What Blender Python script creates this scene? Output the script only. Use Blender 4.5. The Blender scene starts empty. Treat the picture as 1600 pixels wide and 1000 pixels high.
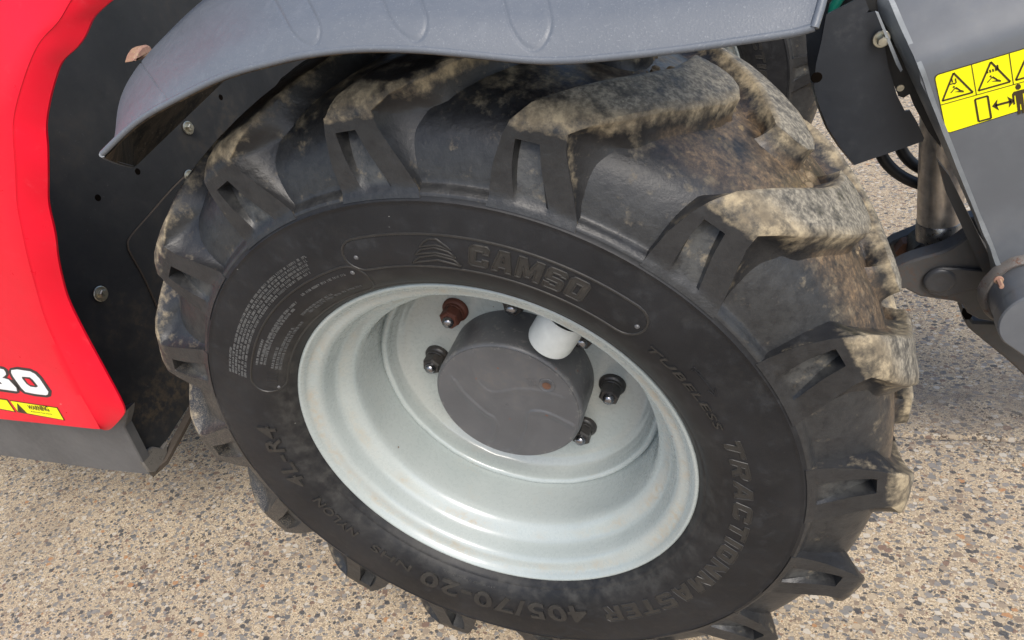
import bpy, bmesh, math, random
import numpy as np
from mathutils import Vector, Matrix, noise
from mathutils.geometry import tessellate_polygon
R = math.radians
S = bpy.context.scene
COL = S.collection
random.seed(7)

# ------------------------------------------------------------------ camera, sky, sun, exposure
GZ = 0.515                                   # height of the wheel centre above the ground
cam_d = bpy.data.cameras.new('camera'); cam_d.lens = 24.0; cam_d.sensor_width = 36.0
cam_d.clip_start = 0.02; cam_d.clip_end = 400
cam = bpy.data.objects.new('camera', cam_d); COL.objects.link(cam)
rot = Matrix(((0.93350, -0.00552, 0.35854), (0.29062, 0.59732, -0.74749), (-0.21004, 0.80198, 0.55920)))
cam.matrix_world = Matrix.Translation((0.36465, -0.57057, 0.65712 + GZ)) @ rot.to_4x4()
S.camera = cam

SUN_EL, SUN_AZ = 50.0, 148.0                  # azimuth measured from +Y towards +X
w = bpy.data.worlds.new('World'); S.world = w; w.use_nodes = True
nt = w.node_tree; nt.nodes.clear()
sky = nt.nodes.new('ShaderNodeTexSky'); sky.sky_type = 'NISHITA'; sky.sun_disc = False
sky.sun_elevation = R(SUN_EL); sky.sun_rotation = R(SUN_AZ)
sky.air_density = 1.0; sky.dust_density = 2.4; sky.ozone_density = 1.0
bg = nt.nodes.new('ShaderNodeBackground'); bg.inputs['Strength'].default_value = 0.15
wo = nt.nodes.new('ShaderNodeOutputWorld')
nt.links.new(sky.outputs[0], bg.inputs[0]); nt.links.new(bg.outputs[0], wo.inputs[0])
sl = bpy.data.lights.new('sun', 'SUN'); sl.energy = 2.0; sl.angle = R(30); sl.color = (1.0, 0.95, 0.87)
sun = bpy.data.objects.new('sun', sl); COL.objects.link(sun)
el, az = R(SUN_EL), R(SUN_AZ)
sd = Vector((math.sin(az) * math.cos(el), math.cos(az) * math.cos(el), math.sin(el)))
sun.rotation_euler = sd.to_track_quat('Z', 'Y').to_euler()
S.view_settings.view_transform = 'Standard'; S.view_settings.look = 'None'
S.view_settings.exposure = 0.50; S.view_settings.gamma = 1.0

# ------------------------------------------------------------------ materials
def L(c):                                     # sRGB 0-255 -> linear
    return tuple(((v / 255) / 12.92 if v / 255 <= .04045 else ((v / 255 + .055) / 1.055) ** 2.4) for v in c) + (1.0,)

class MT:
    def __init__(s, name, rough=.6, metal=0.0, spec=.5):
        s.m = bpy.data.materials.new(name); s.m.use_nodes = True
        s.nt = s.m.node_tree; s.b = s.nt.nodes['Principled BSDF']
        s.b.inputs['Roughness'].default_value = rough; s.b.inputs['Metallic'].default_value = metal
        s.b.inputs['Specular IOR Level'].default_value = spec
        s.tc = s.n('ShaderNodeTexCoord'); s.co = s.tc.outputs['Object']; s.bumps = None
    def n(s, t, **k):
        o = s.nt.nodes.new(t)
        for a, v in k.items(): setattr(o, a, v)
        return o
    def lk(s, a, b): s.nt.links.new(a, b)
    def set(s, inp, v):
        if hasattr(v, 'is_linked') or isinstance(v, bpy.types.NodeSocket): s.lk(v, inp)
        else: inp.default_value = v
    def mapping(s, scale=(1, 1, 1), rot=(0, 0, 0)):
        o = s.n('ShaderNodeMapping'); o.inputs['Scale'].default_value = scale; o.inputs['Rotation'].default_value = rot
        s.lk(s.co, o.inputs['Vector']); return o.outputs[0]
    def noise(s, scale, detail=4, rough=.55, vec=None, dist=0.0):
        o = s.n('ShaderNodeTexNoise'); o.inputs['Scale'].default_value = scale; o.inputs['Detail'].default_value = detail
        o.inputs['Roughness'].default_value = rough; o.inputs['Distortion'].default_value = dist
        s.lk(vec if vec is not None else s.co, o.inputs['Vector']); return o.outputs['Fac']
    def vor(s, scale, feature='F1', vec=None, rnd=1.0):
        o = s.n('ShaderNodeTexVoronoi'); o.feature = feature; o.inputs['Scale'].default_value = scale
        o.inputs['Randomness'].default_value = rnd
        s.lk(vec if vec is not None else s.co, o.inputs['Vector']); return o
    def ramp(s, v, stops, interp='LINEAR'):
        o = s.n('ShaderNodeValToRGB'); cr = o.color_ramp; cr.interpolation = interp
        while len(cr.elements) > 1: cr.elements.remove(cr.elements[-1])
        cr.elements[0].position = stops[0][0]; cr.elements[0].color = s.c4(stops[0][1])
        for p, c in stops[1:]:
            e = cr.elements.new(p); e.color = s.c4(c)
        s.lk(v, o.inputs[0]); return o.outputs[0]
    def c4(s, c):
        return (c, c, c, 1) if isinstance(c, (int, float)) else tuple(c)
    def step(s, v, a, b):
        o = s.n('ShaderNodeMapRange'); o.interpolation_type = 'SMOOTHSTEP'
        o.inputs['From Min'].default_value = a; o.inputs['From Max'].default_value = b
        s.lk(v, o.inputs['Value']); return o.outputs[0]
    def lin(s, v, a, b, c, d):
        o = s.n('ShaderNodeMapRange'); o.inputs['From Min'].default_value = a; o.inputs['From Max'].default_value = b
        o.inputs['To Min'].default_value = c; o.inputs['To Max'].default_value = d
        s.lk(v, o.inputs['Value']); return o.outputs[0]
    def math(s, op, a, b=0.0, clamp=False):
        o = s.n('ShaderNodeMath', operation=op, use_clamp=clamp); s.set(o.inputs[0], a); s.set(o.inputs[1], b); return o.outputs[0]
    def mix(s, f, a, b, mode='MIX'):
        o = s.n('ShaderNodeMix', data_type='RGBA', blend_type=mode)
        s.set(o.inputs[0], f)
        s.set(o.inputs[6], a if not isinstance(a, (tuple, list)) else tuple(a)); s.set(o.inputs[7], b if not isinstance(b, (tuple, list)) else tuple(b))
        return o.outputs[2]
    def attr(s, name):
        o = s.n('ShaderNodeAttribute', attribute_name=name); return o.outputs['Fac']
    def bump(s, h, strength=.3, dist=.002):
        o = s.n('ShaderNodeBump'); o.inputs['Strength'].default_value = strength; o.inputs['Distance'].default_value = dist
        s.lk(h, o.inputs['Height'])
        if s.bumps is not None: s.lk(s.bumps, o.inputs['Normal'])
        s.bumps = o.outputs[0]; s.lk(s.bumps, s.b.inputs['Normal'])
    def col(s, c): s.set(s.b.inputs['Base Color'], c)
    def rough(s, v): s.set(s.b.inputs['Roughness'], v)

def objspace_polar(m):                       # radius from the wheel axis (object Y)
    sp = m.n('ShaderNodeSeparateXYZ'); m.lk(m.co, sp.inputs[0])
    x2 = m.math('MULTIPLY', sp.outputs[0], sp.outputs[0]); z2 = m.math('MULTIPLY', sp.outputs[2], sp.outputs[2])
    return m.math('SQRT', m.math('ADD', x2, z2)), sp

def rubber(name, kind):
    m = MT(name, rough=.55, spec=.32)
    big = m.noise(7, 5, .6); mid = m.noise(38, 6, .68); fine = m.noise(420, 3, .6)
    base = m.mix(m.step(big, .3, .7), (.0085, .0090, .0105, 1), (.017, .0175, .0195, 1))
    grey = m.mix(m.step(mid, .50, .84), base, (.031, .0325, .035, 1))
    speck = m.step(m.noise(900, 2, .5), .60, .72)
    if kind == 'side':
        r, sp = objspace_polar(m)
        # fine film of dust: near the rim and where the wall meets the ground side
        near = m.step(r, .33, .285)
        film = m.math('MULTIPLY', m.step(m.noise(26, 6, .7), .50, .85), .20)
        f = m.math('ADD', film, m.math('MULTIPLY', near, m.math('MULTIPLY', m.step(mid, .35, .7), .5)), clamp=True)
        c = m.mix(f, grey, (.070, .067, .060, 1))
        # thin pale scuffs
        sc = m.vor(34, vec=m.mapping((1, .2, 2.4), (0, .6, .2)))
        scr = m.math('MULTIPLY', m.step(sc.outputs['Distance'], .045, .02), m.step(m.noise(9, 2), .55, .62))
        c = m.mix(scr, c, (.28, .28, .26, 1))
        # gritty splash on the rear part of the tyre
        rear = m.math('MULTIPLY', m.step(sp.outputs[0], -.36, -.47), m.step(m.noise(700, 3, .7), .54, .62))
        rear = m.math('MULTIPLY', rear, m.step(r, .375, .40))
        c = m.mix(m.math('MULTIPLY', rear, .8), c, (.30, .26, .20, 1))
        m.col(c)
        m.rough(m.lin(mid, .3, .8, .42, .68))
    else:
        dust = m.attr('dust'); rust = m.attr('rust')
        r, sp = objspace_polar(m)
        blot = m.noise(58, 6, .62); gr = m.noise(260, 5, .8)
        nn = m.math('ADD', m.math('MULTIPLY', blot, .80), m.math('MULTIPLY', gr, .20))
        thr = m.math('SUBTRACT', dust, m.math('MULTIPLY', m.math('SUBTRACT', .5, nn), 2.9))
        f = m.math('MULTIPLY', m.math('POWER', m.lin(thr, .26, 1.02, 0, 1), 1.25, True), m.lin(gr, .30, .60, .78, 1.0), True)
        tan = m.mix(m.step(m.noise(60, 5, .6), .32, .68), (.19, .155, .105, 1), (.50, .41, .265, 1))
        greyd = m.mix(m.step(m.noise(200, 4, .65), .36, .66), (.17, .155, .125, 1), (.40, .36, .28, 1))
        tan = m.mix(m.attr('crest'), tan, greyd)
        grey = m.mix(m.math('MULTIPLY', m.attr('film'), m.step(m.noise(80, 5, .7), .25, .65)), grey, (.056, .057, .055, 1))
        c = m.mix(m.math('MULTIPLY', f, .88), grey, tan)
        rn = m.math('MULTIPLY', rust, m.math('MULTIPLY', m.step(m.noise(20, 5, .7), .34, .60), m.lin(m.step(m.noise(230, 6, .8), .40, .66), 0, 1, .35, 1)))
        rc = m.mix(m.step(m.noise(120, 5, .75), .36, .68), (.15, .105, .065, 1), (.36, .24, .13, 1))
        scv = m.vor(30, vec=m.mapping((2.6, .5, .5), (.4, .9, .3)))
        scm = m.math('MULTIPLY', m.step(scv.outputs['Distance'], .05, .02), m.step(m.noise(14, 2), .50, .56))
        grey = m.mix(m.math('MULTIPLY', scm, .7), grey, (.26, .26, .24, 1))
        c = m.mix(m.math('MULTIPLY', rn, .85, clamp=True), c, rc)
        # gritty splash on the rear part of the tyre
        rear = m.math('MULTIPLY', m.step(sp.outputs[0], -.34, -.44), m.step(m.noise(700, 3, .7), .52, .60))
        rear = m.math('MULTIPLY', rear, m.step(sp.outputs[2], .22, .06))
        c = m.mix(m.math('MULTIPLY', rear, .55), c, (.26, .22, .165, 1))
        m.col(c)
        m.rough(m.lin(f, 0, 1, .40, .9)); m.b.inputs['Specular IOR Level'].default_value = .5
        m.bump(gr, .12, .0025); m.bump(m.noise(50, 5, .6), .20, .006)
    m.bump(fine, .12, .001); m.bump(mid, .12, .002)
    return m.m

def paint(name, colour, rough=.35, dirt=.25, scale=1.0, dirtcol=(.16, .14, .11, 1), spec=.5, coat=0.0, metal=0.0):
    m = MT(name, rough=rough, spec=spec, metal=metal)
    n1 = m.noise(9 * scale, 6, .65); n2 = m.noise(70 * scale, 5, .7)
    c = m.mix(m.step(n1, .3, .75), tuple(v * .86 for v in colour[:3]) + (1,), tuple(min(1, v * 1.12) for v in colour[:3]) + (1,))
    f = m.math('MULTIPLY', m.math('MULTIPLY', m.step(n1, .45, .72), m.step(n2, .42, .66)), dirt)
    c = m.mix(f, c, dirtcol)
    m.col(c); m.rough(m.lin(n2, .25, .75, rough * .8, min(1, rough * 1.3)))
    m.b.inputs['Coat Weight'].default_value = coat; m.b.inputs['Coat Roughness'].default_value = .12
    m.bump(m.noise(30 * scale, 3), .05, .004); m.bump(n2, .05, .0008)
    return m

M = {}
M['side'] = rubber('tyre_rubber', 'side'); M['lug'] = rubber('lug_rubber_dusty', 'lug')

M['letter'] = paint('raised_rubber_lettering', (.023, .0222, .021, 1), .40, .5, 4, (.070, .062, .050, 1)).m
def rim_mat():
    m = MT('rim_pale_grey_paint', rough=.30, spec=.6)
    r, sp = objspace_polar(m)
    n1 = m.noise(14, 6, .68); n2 = m.noise(120, 5, .72)
    base = m.mix(m.step(m.noise(5, 3), .3, .7), (.315, .358, .350, 1), (.380, .418, .405, 1))
    # tan film that gathers on the flange and the bead seat
    ringf = m.math('MAXIMUM', m.math('MULTIPLY', m.step(r, .252, .262), m.step(r, .273, .268)), m.math('MULTIPLY', m.step(r, .228, .236), m.step(r, .244, .240)))
    f = m.math('MULTIPLY', ringf, m.math('MULTIPLY', m.step(n1, .38, .66), m.step(n2, .35, .62)))
    f = m.math('ADD', m.math('MULTIPLY', f, .55), m.math('MULTIPLY', m.math('MULTIPLY', m.step(n1, .52, .74), m.step(n2, .46, .66)), .30), clamp=True)
    c = m.mix(f, base, (.36, .30, .21, 1))
    disc = m.math('MULTIPLY', m.step(r, .212, .205), .28)
    c = m.mix(disc, c, (.33, .32, .285, 1))
    ch = m.vor(22); chip = m.math('MULTIPLY', m.step(ch.outputs['Distance'], .045, .03), m.step(m.noise(6, 2), .56, .60))
    c = m.mix(chip, c, (.13, .07, .045, 1))
    m.col(c); m.rough(m.lin(n2, .3, .7, .20, .38))
    m.b.inputs['Coat Weight'].default_value = .7; m.b.inputs['Coat Roughness'].default_value = .10
    m.bump(m.noise(22, 2), .05, .004); m.bump(m.noise(500, 2), .04, .0006)
    return m.m
M['rim'] = rim_mat()
M['guard'] = paint('valve_guard_white_plastic', (.55, .58, .57, 1), .45, .2, 2, (.40, .38, .33, 1)).m
def hub_mat():
    m = paint('hub_dark_grey_paint', (.090, .092, .097, 1), .40, .35, 1.5, (.14, .12, .10, 1))
    src = m.b.inputs['Base Color'].links[0].from_socket; v = m.vor(60); r, sp = objspace_polar(m)
    chip = m.math('MULTIPLY', m.step(v.outputs['Distance'], .16, .10), m.step(m.noise(21, 2), .58, .61))
    edge = m.math('MULTIPLY', m.step(r, .100, .106), m.step(m.noise(90, 4, .7), .56, .64))
    c = m.mix(m.math('MULTIPLY', edge, .6), src, (.17, .165, .155, 1)); m.col(m.mix(chip, c, (.17, .06, .03, 1))); return m.m
M['hub'] = hub_mat()
M['nut'] = paint('nut_black_steel', (.030, .028, .027, 1), .35, .8, 6, (.10, .075, .055, 1)).m
M['nut_rust'] = paint('nut_rusted', (.095, .028, .016, 1), .62, .6, 6, (.16, .055, .03, 1)).m
def metal(name, c, rough):
    m = MT(name, rough=rough, metal=1.0); m.col(m.mix(m.step(m.noise(60, 4), .3, .7), tuple(v * .75 for v in c) + (1,), c + (1,)))
    m.rough(m.lin(m.noise(200, 3), .3, .7, rough * .7, rough * 1.4)); return m.m
M['stud'] = metal('stud_bright_steel', (.34, .34, .36), .24)
M['chrome'] = metal('rod_chromed_steel', (.80, .74, .67), .42)
M['collar'] = metal('collar_brushed_steel', (.42, .40, .38), .32)
def void():
    m = MT('painted_hole_shade', rough=1.0, spec=0.0); m.col(m.mix(m.noise(60), (.003, .003, .003, 1), (.010, .007, .005, 1))); return m.m  # flat black standing in for the shade inside holes
M['void'] = void()
M['zinc'] = metal('zinc_plated_steel', (.62, .60, .50), .35)

def fender_mat():
    m = MT('fender_grey_plastic', rough=.42, spec=.5)
    n1 = m.noise(6, 5, .6); n2 = m.noise(90, 6, .75); n3 = m.noise(600, 3, .7)
    c = m.mix(m.step(n1, .3, .7), (.112, .126, .147, 1), (.120, .134, .156, 1))
    st = m.noise(50, 5, .7, vec=m.mapping((1, .16, 1), (0, 0, .5)))
    c = m.mix(m.math('MULTIPLY', m.step(n2, .45, .75), .10), c, (.20, .215, .235, 1))
    c = m.mix(m.math('MULTIPLY', m.step(st, .56, .76), .14), c, (.27, .29, .31, 1))
    c = m.mix(m.math('MULTIPLY', m.step(n3, .58, .70), .30), c, (.33, .34, .35, 1))
    m.col(c); m.rough(m.lin(n2, .3, .7, .34, .58))
    m.bump(n3, .22, .0009); m.bump(n2, .04, .0015); m.bump(m.noise(10, 2), .03, .01)
    return m.m
M['fender'] = fender_mat()
def mud_mat():
    m = MT('fender_underside_muddy', rough=.8, spec=.3)
    st = m.noise(30, 6, .7, vec=m.mapping((3.2, .5, .5), (.2, .1, .3))); n2 = m.noise(140, 5, .75)
    c = m.mix(m.step(st, .35, .66), (.030, .025, .020, 1), (.13, .095, .062, 1))
    c = m.mix(m.math('MULTIPLY', m.step(n2, .58, .70), .7), c, (.28, .22, .15, 1))
    m.col(c); m.bump(st, .4, .004); m.bump(n2, .3, .002); return m.m
M['mud'] = mud_mat()

def red_mat():
    m = MT('body_red_paint', rough=.30, spec=.28)
    n1 = m.noise(5, 4); n2 = m.noise(50, 6, .75)
    c = m.mix(m.step(n1, .3, .7), (.70, .0010, .018, 1), (.80, .0014, .026, 1))
    c = m.mix(m.math('MULTIPLY', m.step(n2, .56, .76), .10), c, (.75, .20, .22, 1))
    sc = m.vor(16, vec=m.mapping((1, 1, 3), (0, .7, 0)))
    scr = m.math('MULTIPLY', m.step(sc.outputs['Distance'], .05, .02), m.step(m.noise(5, 2), .52, .60))
    c = m.mix(m.math('MULTIPLY', scr, .7), c, (.80, .55, .50, 1))
    m.col(c); m.rough(m.lin(n2, .3, .7, .26, .42)); m.b.inputs['Coat Weight'].default_value = .25; m.b.inputs['Coat Roughness'].default_value = .16
    m.bump(m.noise(5, 2), .035, .012); m.bump(m.noise(300, 2), .03, .0006)
    return m.m
M['red'] = red_mat()
M['sill'] = paint('sill_grey_paint', (.090, .092, .094, 1), .42, .25, 1, (.16, .155, .14, 1)).m
M['frame'] = paint('boom_grey_paint', (.118, .128, .142, 1), .36, .22, 1, (.20, .18, .15, 1), coat=.2).m
M['frame_edge'] = paint('boom_edge_worn_skylit_paint', (.24, .26, .275, 1), .40, .55, 3, (.42, .44, .45, 1)).m  # worn edge; sky light on the chamfer is put into this paler base
M['bracket'] = paint('bracket_grey_paint_dirty', (.064, .064, .064, 1), .46, .8, 2, (.10, .055, .035, 1)).m
M['pad'] = paint('pin_pad_black_paint', (.045, .047, .052, 1), .34, .4, 2).m
M['cover'] = paint('cover_black_paint', (.022, .026, .033, 1), .42, .35, 1.5, (.085, .085, .085, 1)).m
M['black'] = paint('black_steel', (.012, .012, .012, 1), .5, .4, 2, (.06, .04, .025, 1)).m
M['hose'] = paint('hose_rubber', (.014, .014, .015, 1), .45, .2, 4).m
M['green'] = paint('green_hose', (.005, .12, .085, 1), .35, .2, 4).m
M['rust'] = paint('rusty_weld', (.13, .062, .036, 1), .75, .95, 5, (.05, .028, .02, 1)).m
M['scrape'] = paint('scraped_bare_metal', (.13, .12, .105, 1), .6, 1.6, 7, (.02, .019, .018, 1)).m
M['weldp'] = paint('weld_bead_rusting_paint', (.15, .14, .13, 1), .55, 1.7, 6, (.10, .042, .020, 1)).m
M['seam'] = paint('seam_dirty_brown', (.055, .042, .030, 1), .7, .8, 5, (.02, .018, .016, 1)).m
M['pinkrust'] = paint('overspray_bracket', (.34, .19, .14, 1), .6, 1.8, 10, (.42, .34, .18, 1)).m
def wall_mat():
    m = MT('arch_liner_black_paint', rough=.50, spec=.4)
    n1 = m.noise(6, 6, .65); n2 = m.noise(60, 6, .72)
    sp = m.n('ShaderNodeSeparateXYZ'); m.lk(m.co, sp.inputs[0])
    low = m.step(sp.outputs[2], .42, .05)
    c = m.mix(m.step(n1, .3, .7), (.020, .021, .022, 1), (.034, .035, .036, 1))
    f = m.math('MULTIPLY', m.math('MULTIPLY', m.step(n1, .44, .68), m.step(n2, .40, .62)), m.math('ADD', m.math('MULTIPLY', low, .7), .22))
    c = m.mix(f, c, (.105, .080, .050, 1))
    c = m.mix(m.math('MULTIPLY', m.step(m.noise(160, 3, .7), .66, .74), .25), c, (.16, .16, .15, 1))
    m.col(c); m.rough(m.lin(n2, .3, .7, .38, .66)); m.bump(n2, .06, .001); return m.m
M['wall'] = wall_mat()
def flat(name, c, rough=.4):
    m = MT(name, rough=rough); m.col(m.mix(m.math('MULTIPLY', m.step(m.noise(90, 5, .7), .5, .7), .12), c, tuple(v * .7 for v in c[:3]) + (1,))); return m.m
M['yellow'] = flat('sticker_yellow', (.93, .87, .0, 1)); M['ink'] = flat('sticker_ink', (.045, .03, .01, 1))
M['white'] = flat('decal_white', (.82, .82, .82, 1)); M['dkink'] = flat('decal_charcoal', (.03, .028, .028, 1))

def ground_mat():
    m = MT('exposed_aggregate_concrete', rough=.85, spec=.25)
    wob = m.n('ShaderNodeTexNoise'); wob.inputs['Scale'].default_value = 130; wob.inputs['Detail'].default_value = 3
    m.lk(m.co, wob.inputs['Vector'])
    va = m.n('ShaderNodeVectorMath', operation='SUBTRACT'); m.lk(wob.outputs['Color'], va.inputs[0]); va.inputs[1].default_value = (.5, .5, .5)
    vs = m.n('ShaderNodeVectorMath', operation='SCALE'); m.lk(va.outputs[0], vs.inputs[0]); vs.inputs['Scale'].default_value = .0065
    vb = m.n('ShaderNodeVectorMath', operation='ADD'); m.lk(m.co, vb.inputs[0]); m.lk(vs.outputs[0], vb.inputs[1]); P = vb.outputs[0]
    sand = m.mix(m.step(m.noise(300, 5, .8), .40, .62), (.27, .20, .125, 1), (.76, .62, .43, 1))
    sand = m.mix(m.math('MULTIPLY', m.step(m.noise(900, 2, .6), .56, .68), .8), sand, (.88, .77, .57, 1))
    sand = m.mix(m.math('MULTIPLY', m.step(m.noise(700, 2, .6, vec=P), .60, .68), .75), sand, (.10, .075, .06, 1))
    c = m.mix(m.math('MULTIPLY', m.step(m.noise(3.2, 5, .6), .35, .75), .30), sand, (.30, .225, .16, 1))
    hsum = None
    stops = [(0, (.048, .05, .056, 1)), (.14, (.10, .104, .112, 1)), (.24, (.20, .195, .185, 1)), (.36, (.30, .235, .17, 1)), (.47, (.24, .18, .13, 1)),
             (.54, (.19, .115, .085, 1)), (.60, (.45, .36, .25, 1)), (.74, (.56, .50, .41, 1)), (.86, (.24, .225, .21, 1)), (.984, (.42, .21, .09, 1))]
    for sc, lo, rad, vrot in ((180, .44, .42, .3), (96, .48, .42, 1.1), (60, .60, .42, 2.1)):
        mp = m.n('ShaderNodeMapping'); mp.inputs['Scale'].default_value = (1.0, 1.35, 1.0); mp.inputs['Rotation'].default_value = (0, 0, vrot); mp.inputs['Location'].default_value = (vrot, 0, 0)
        m.lk(P, mp.inputs['Vector'])
        v = m.n('ShaderNodeTexVoronoi'); v.voronoi_dimensions = '2D'; v.inputs['Scale'].default_value = sc; v.distance = 'MINKOWSKI'; v.inputs['Exponent'].default_value = 1.4
        m.lk(mp.outputs[0], v.inputs['Vector'])
        s2 = m.n('ShaderNodeSeparateColor'); m.lk(v.outputs['Color'], s2.inputs[0])
        has = m.step(s2.outputs[0], lo, lo + .01)
        radv = m.lin(s2.outputs[1], 0, 1, rad * .7, rad * 1.25)
        inside = m.step(m.math('SUBTRACT', radv, v.outputs['Distance']), -.015, .03)
        mask = m.math('MULTIPLY', has, inside)
        rim_ = m.math('MULTIPLY', has, m.math('MULTIPLY', m.step(m.math('SUBTRACT', radv, v.outputs['Distance']), -.09, -.02), m.math('SUBTRACT', 1.0, inside)))
        sc_c = m.ramp(s2.outputs[2], stops, 'CONSTANT')
        sc_c = m.mix(m.math('MULTIPLY', m.step(m.noise(700, 3, .7), .40, .66), .35), sc_c, m.mix(.5, sc_c, (.5, .45, .38, 1)))
        c = m.mix(m.math('MULTIPLY', rim_, .35), c, (.10, .075, .055, 1))
        c = m.mix(m.math('MULTIPLY', mask, .92), c, sc_c)
        hsum = mask if hsum is None else m.math('MAXIMUM', hsum, mask)
    # sand and silt gathered along the far side of the joint
    silt = m.math('MULTIPLY', m.attr('silt'), m.step(m.noise(16, 5, .7), .30, .62))
    c = m.mix(m.math('MULTIPLY', silt, .8), c, m.mix(m.step(m.noise(500, 3, .7), .4, .62), (.16, .125, .09, 1), (.40, .33, .25, 1)))
    ck = m.math('ABSOLUTE', m.math('SUBTRACT', m.noise(2.1, 7, .62), .5))
    crack = m.math('MULTIPLY', m.step(ck, .0026, .0008), m.step(m.noise(1.3, 2), .50, .54))
    c = m.mix(m.math('MULTIPLY', crack, .75), c, (.07, .055, .045, 1))
    stain = m.math('MULTIPLY', m.step(m.noise(1.7, 5, .65), .54, .72), .30)
    c = m.mix(stain, c, (.17, .135, .10, 1))
    m.col(c)
    m.rough(m.lin(hsum, 0, 1, .92, .62))
    m.bump(m.noise(700, 3, .7), .5, .0012); m.bump(hsum, .45, .0010); m.bump(m.noise(60, 4), .4, .003)
    m.bump(m.math('SUBTRACT', 1.0, crack), .6, .003)
    return m.m
M['ground'] = ground_mat()

# ------------------------------------------------------------------ mesh helpers
def link(o, parent=None):
    COL.objects.link(o)
    if parent is not None: o.parent = parent
    return o
def obj(name, verts, faces, mat, parent=None, angle=35, attrs=None, loc=None):
    me = bpy.data.meshes.new(name); me.from_pydata([tuple(map(float, v)) for v in verts], [], faces); me.validate()
    bm = bmesh.new(); bm.from_mesh(me); bmesh.ops.recalc_face_normals(bm, faces=bm.faces); bm.to_mesh(me); bm.free()
    for mm in (mat if isinstance(mat, (list, tuple)) else [mat]): me.materials.append(mm)
    me.shade_smooth(); me.set_sharp_from_angle(angle=R(angle))
    if attrs:
        for k, v in attrs.items():
            a = me.attributes.new(k, 'FLOAT', 'POINT'); a.data.foreach_set('value', np.asarray(v, dtype=np.float32))
    o = bpy.data.objects.new(name, me); link(o, parent)
    if loc: o.location = loc
    return o
def rev(prof, n=160, a0=0, a1=2 * math.pi):   # prof [(y, r)] revolved round Y
    V, F = [], []; full = abs(a1 - a0 - 2 * math.pi) < 1e-6; cnt = n if full else n + 1
    for i in range(cnt):
        a = a0 + (a1 - a0) * i / n; ca, sa = math.cos(a), math.sin(a)
        V += [(r * ca, y, r * sa) for y, r in prof]
    k = len(prof)
    for i in range(n):
        j = (i + 1) % cnt
        F += [(i * k + q, i * k + q + 1, j * k + q + 1, j * k + q) for q in range(k - 1)]
    return V, F
def smooth_prof(P, sub=4):                    # Catmull-Rom
    P = [Vector(p) for p in P]; out = []
    for i in range(len(P) - 1):
        a = P[max(i - 1, 0)]; b = P[i]; c = P[i + 1]; d = P[min(i + 2, len(P) - 1)]
        for k in range(sub):
            t = k / sub
            out.append(.5 * ((2 * b) + (c - a) * t + (2 * a - 5 * b + 4 * c - d) * t * t + (3 * b - a - 3 * c + d) * t ** 3))
    out.append(P[-1]); return [tuple(p) for p in out]
class Acc:
    def __init__(s): s.v = []; s.f = []; s.mi = []
    def add(s, V, F, mi=0):
        k = len(s.v); s.v += list(V); s.f += [tuple(i + k for i in f) for f in F]; s.mi += [mi] * len(F); return s
    def obj(s, name, mat, parent=None, angle=35, **k):
        return obj(name, s.v, s.f, mat, parent, angle, **k)
def tube(path, rad, n=8, closed=False, squash=None):
    P = [Vector(p) for p in path]; m = len(P); V, F = [], []
    up = Vector((0, 1, 0))
    for i, p in enumerate(P):
        a = P[(i - 1) % m] if closed or i > 0 else p; b = P[(i + 1) % m] if closed or i < m - 1 else p
        t = (b - a).normalized() if (b - a).length > 1e-9 else Vector((1, 0, 0))
        s = t.cross(up)
        if s.length < 1e-3: s = t.cross(Vector((1, 0, 0)))
        s.normalize(); u = s.cross(t).normalized()
        r = rad[i] if isinstance(rad, (list, tuple)) else rad
        for k in range(n):
            q = 2 * math.pi * k / n; V.append(p + s * (math.cos(q) * r) + u * (math.sin(q) * r * (squash or 1)))
    for i in range(m if closed else m - 1):
        j = (i + 1) % m
        F += [(i * n + k, i * n + (k + 1) % n, j * n + (k + 1) % n, j * n + k) for k in range(n)]
    if not closed: F += [tuple(range(n)), tuple((m - 1) * n + k for k in range(n))]
    return V, F
def prism(poly, y0, y1, holes=(), bev=0.0, T=None):   # poly [(x,z)] extruded from y0 (front, towards -Y) to y1
    loops = [list(poly)] + [list(h) for h in holes]
    tri = tessellate_polygon([[Vector((p[0], p[1], 0)) for p in l] for l in loops])
    flat_ = [p for l in loops for p in l]; N = len(flat_); V = []; F = []
    layers = [(y0, bev), (y0 + bev, 0), (y1, 0)] if bev else [(y0, 0), (y1, 0)]
    def inset(l, d):
        out = []; m = len(l); area = sum(l[i][0] * l[(i + 1) % m][1] - l[(i + 1) % m][0] * l[i][1] for i in range(m)); sg = 1 if area > 0 else -1
        for i in range(m):
            a, b, c = Vector(l[i - 1]), Vector(l[i]), Vector(l[(i + 1) % m])
            e1 = (b - a).normalized(); e2 = (c - b).normalized(); n1 = Vector((-e1.y, e1.x)) * sg; n2 = Vector((-e2.y, e2.x)) * sg
            nn = n1 + n2; nn = nn / max(nn.length_squared / 2, .5); out.append((b.x + nn.x * d, b.y + nn.y * d))
        return out
    for yy, d in layers:
        for li, l in enumerate(loops):
            ll = inset(l, d if li == 0 else -d) if d else l
            V += [(p[0], yy, p[1]) for p in ll]
    nl = len(layers)
    F += [tuple(t) for t in tri]; F += [tuple(i + (nl - 1) * N for i in reversed(t)) for t in tri]
    for q in range(nl - 1):
        k = 0
        for l in loops:
            m = len(l)
            F += [(q * N + k + i, q * N + k + (i + 1) % m, (q + 1) * N + k + (i + 1) % m, (q + 1) * N + k + i) for i in range(m)]
            k += m
    if T is not None: V = [T @ Vector(v) for v in V]
    return V, F
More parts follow.
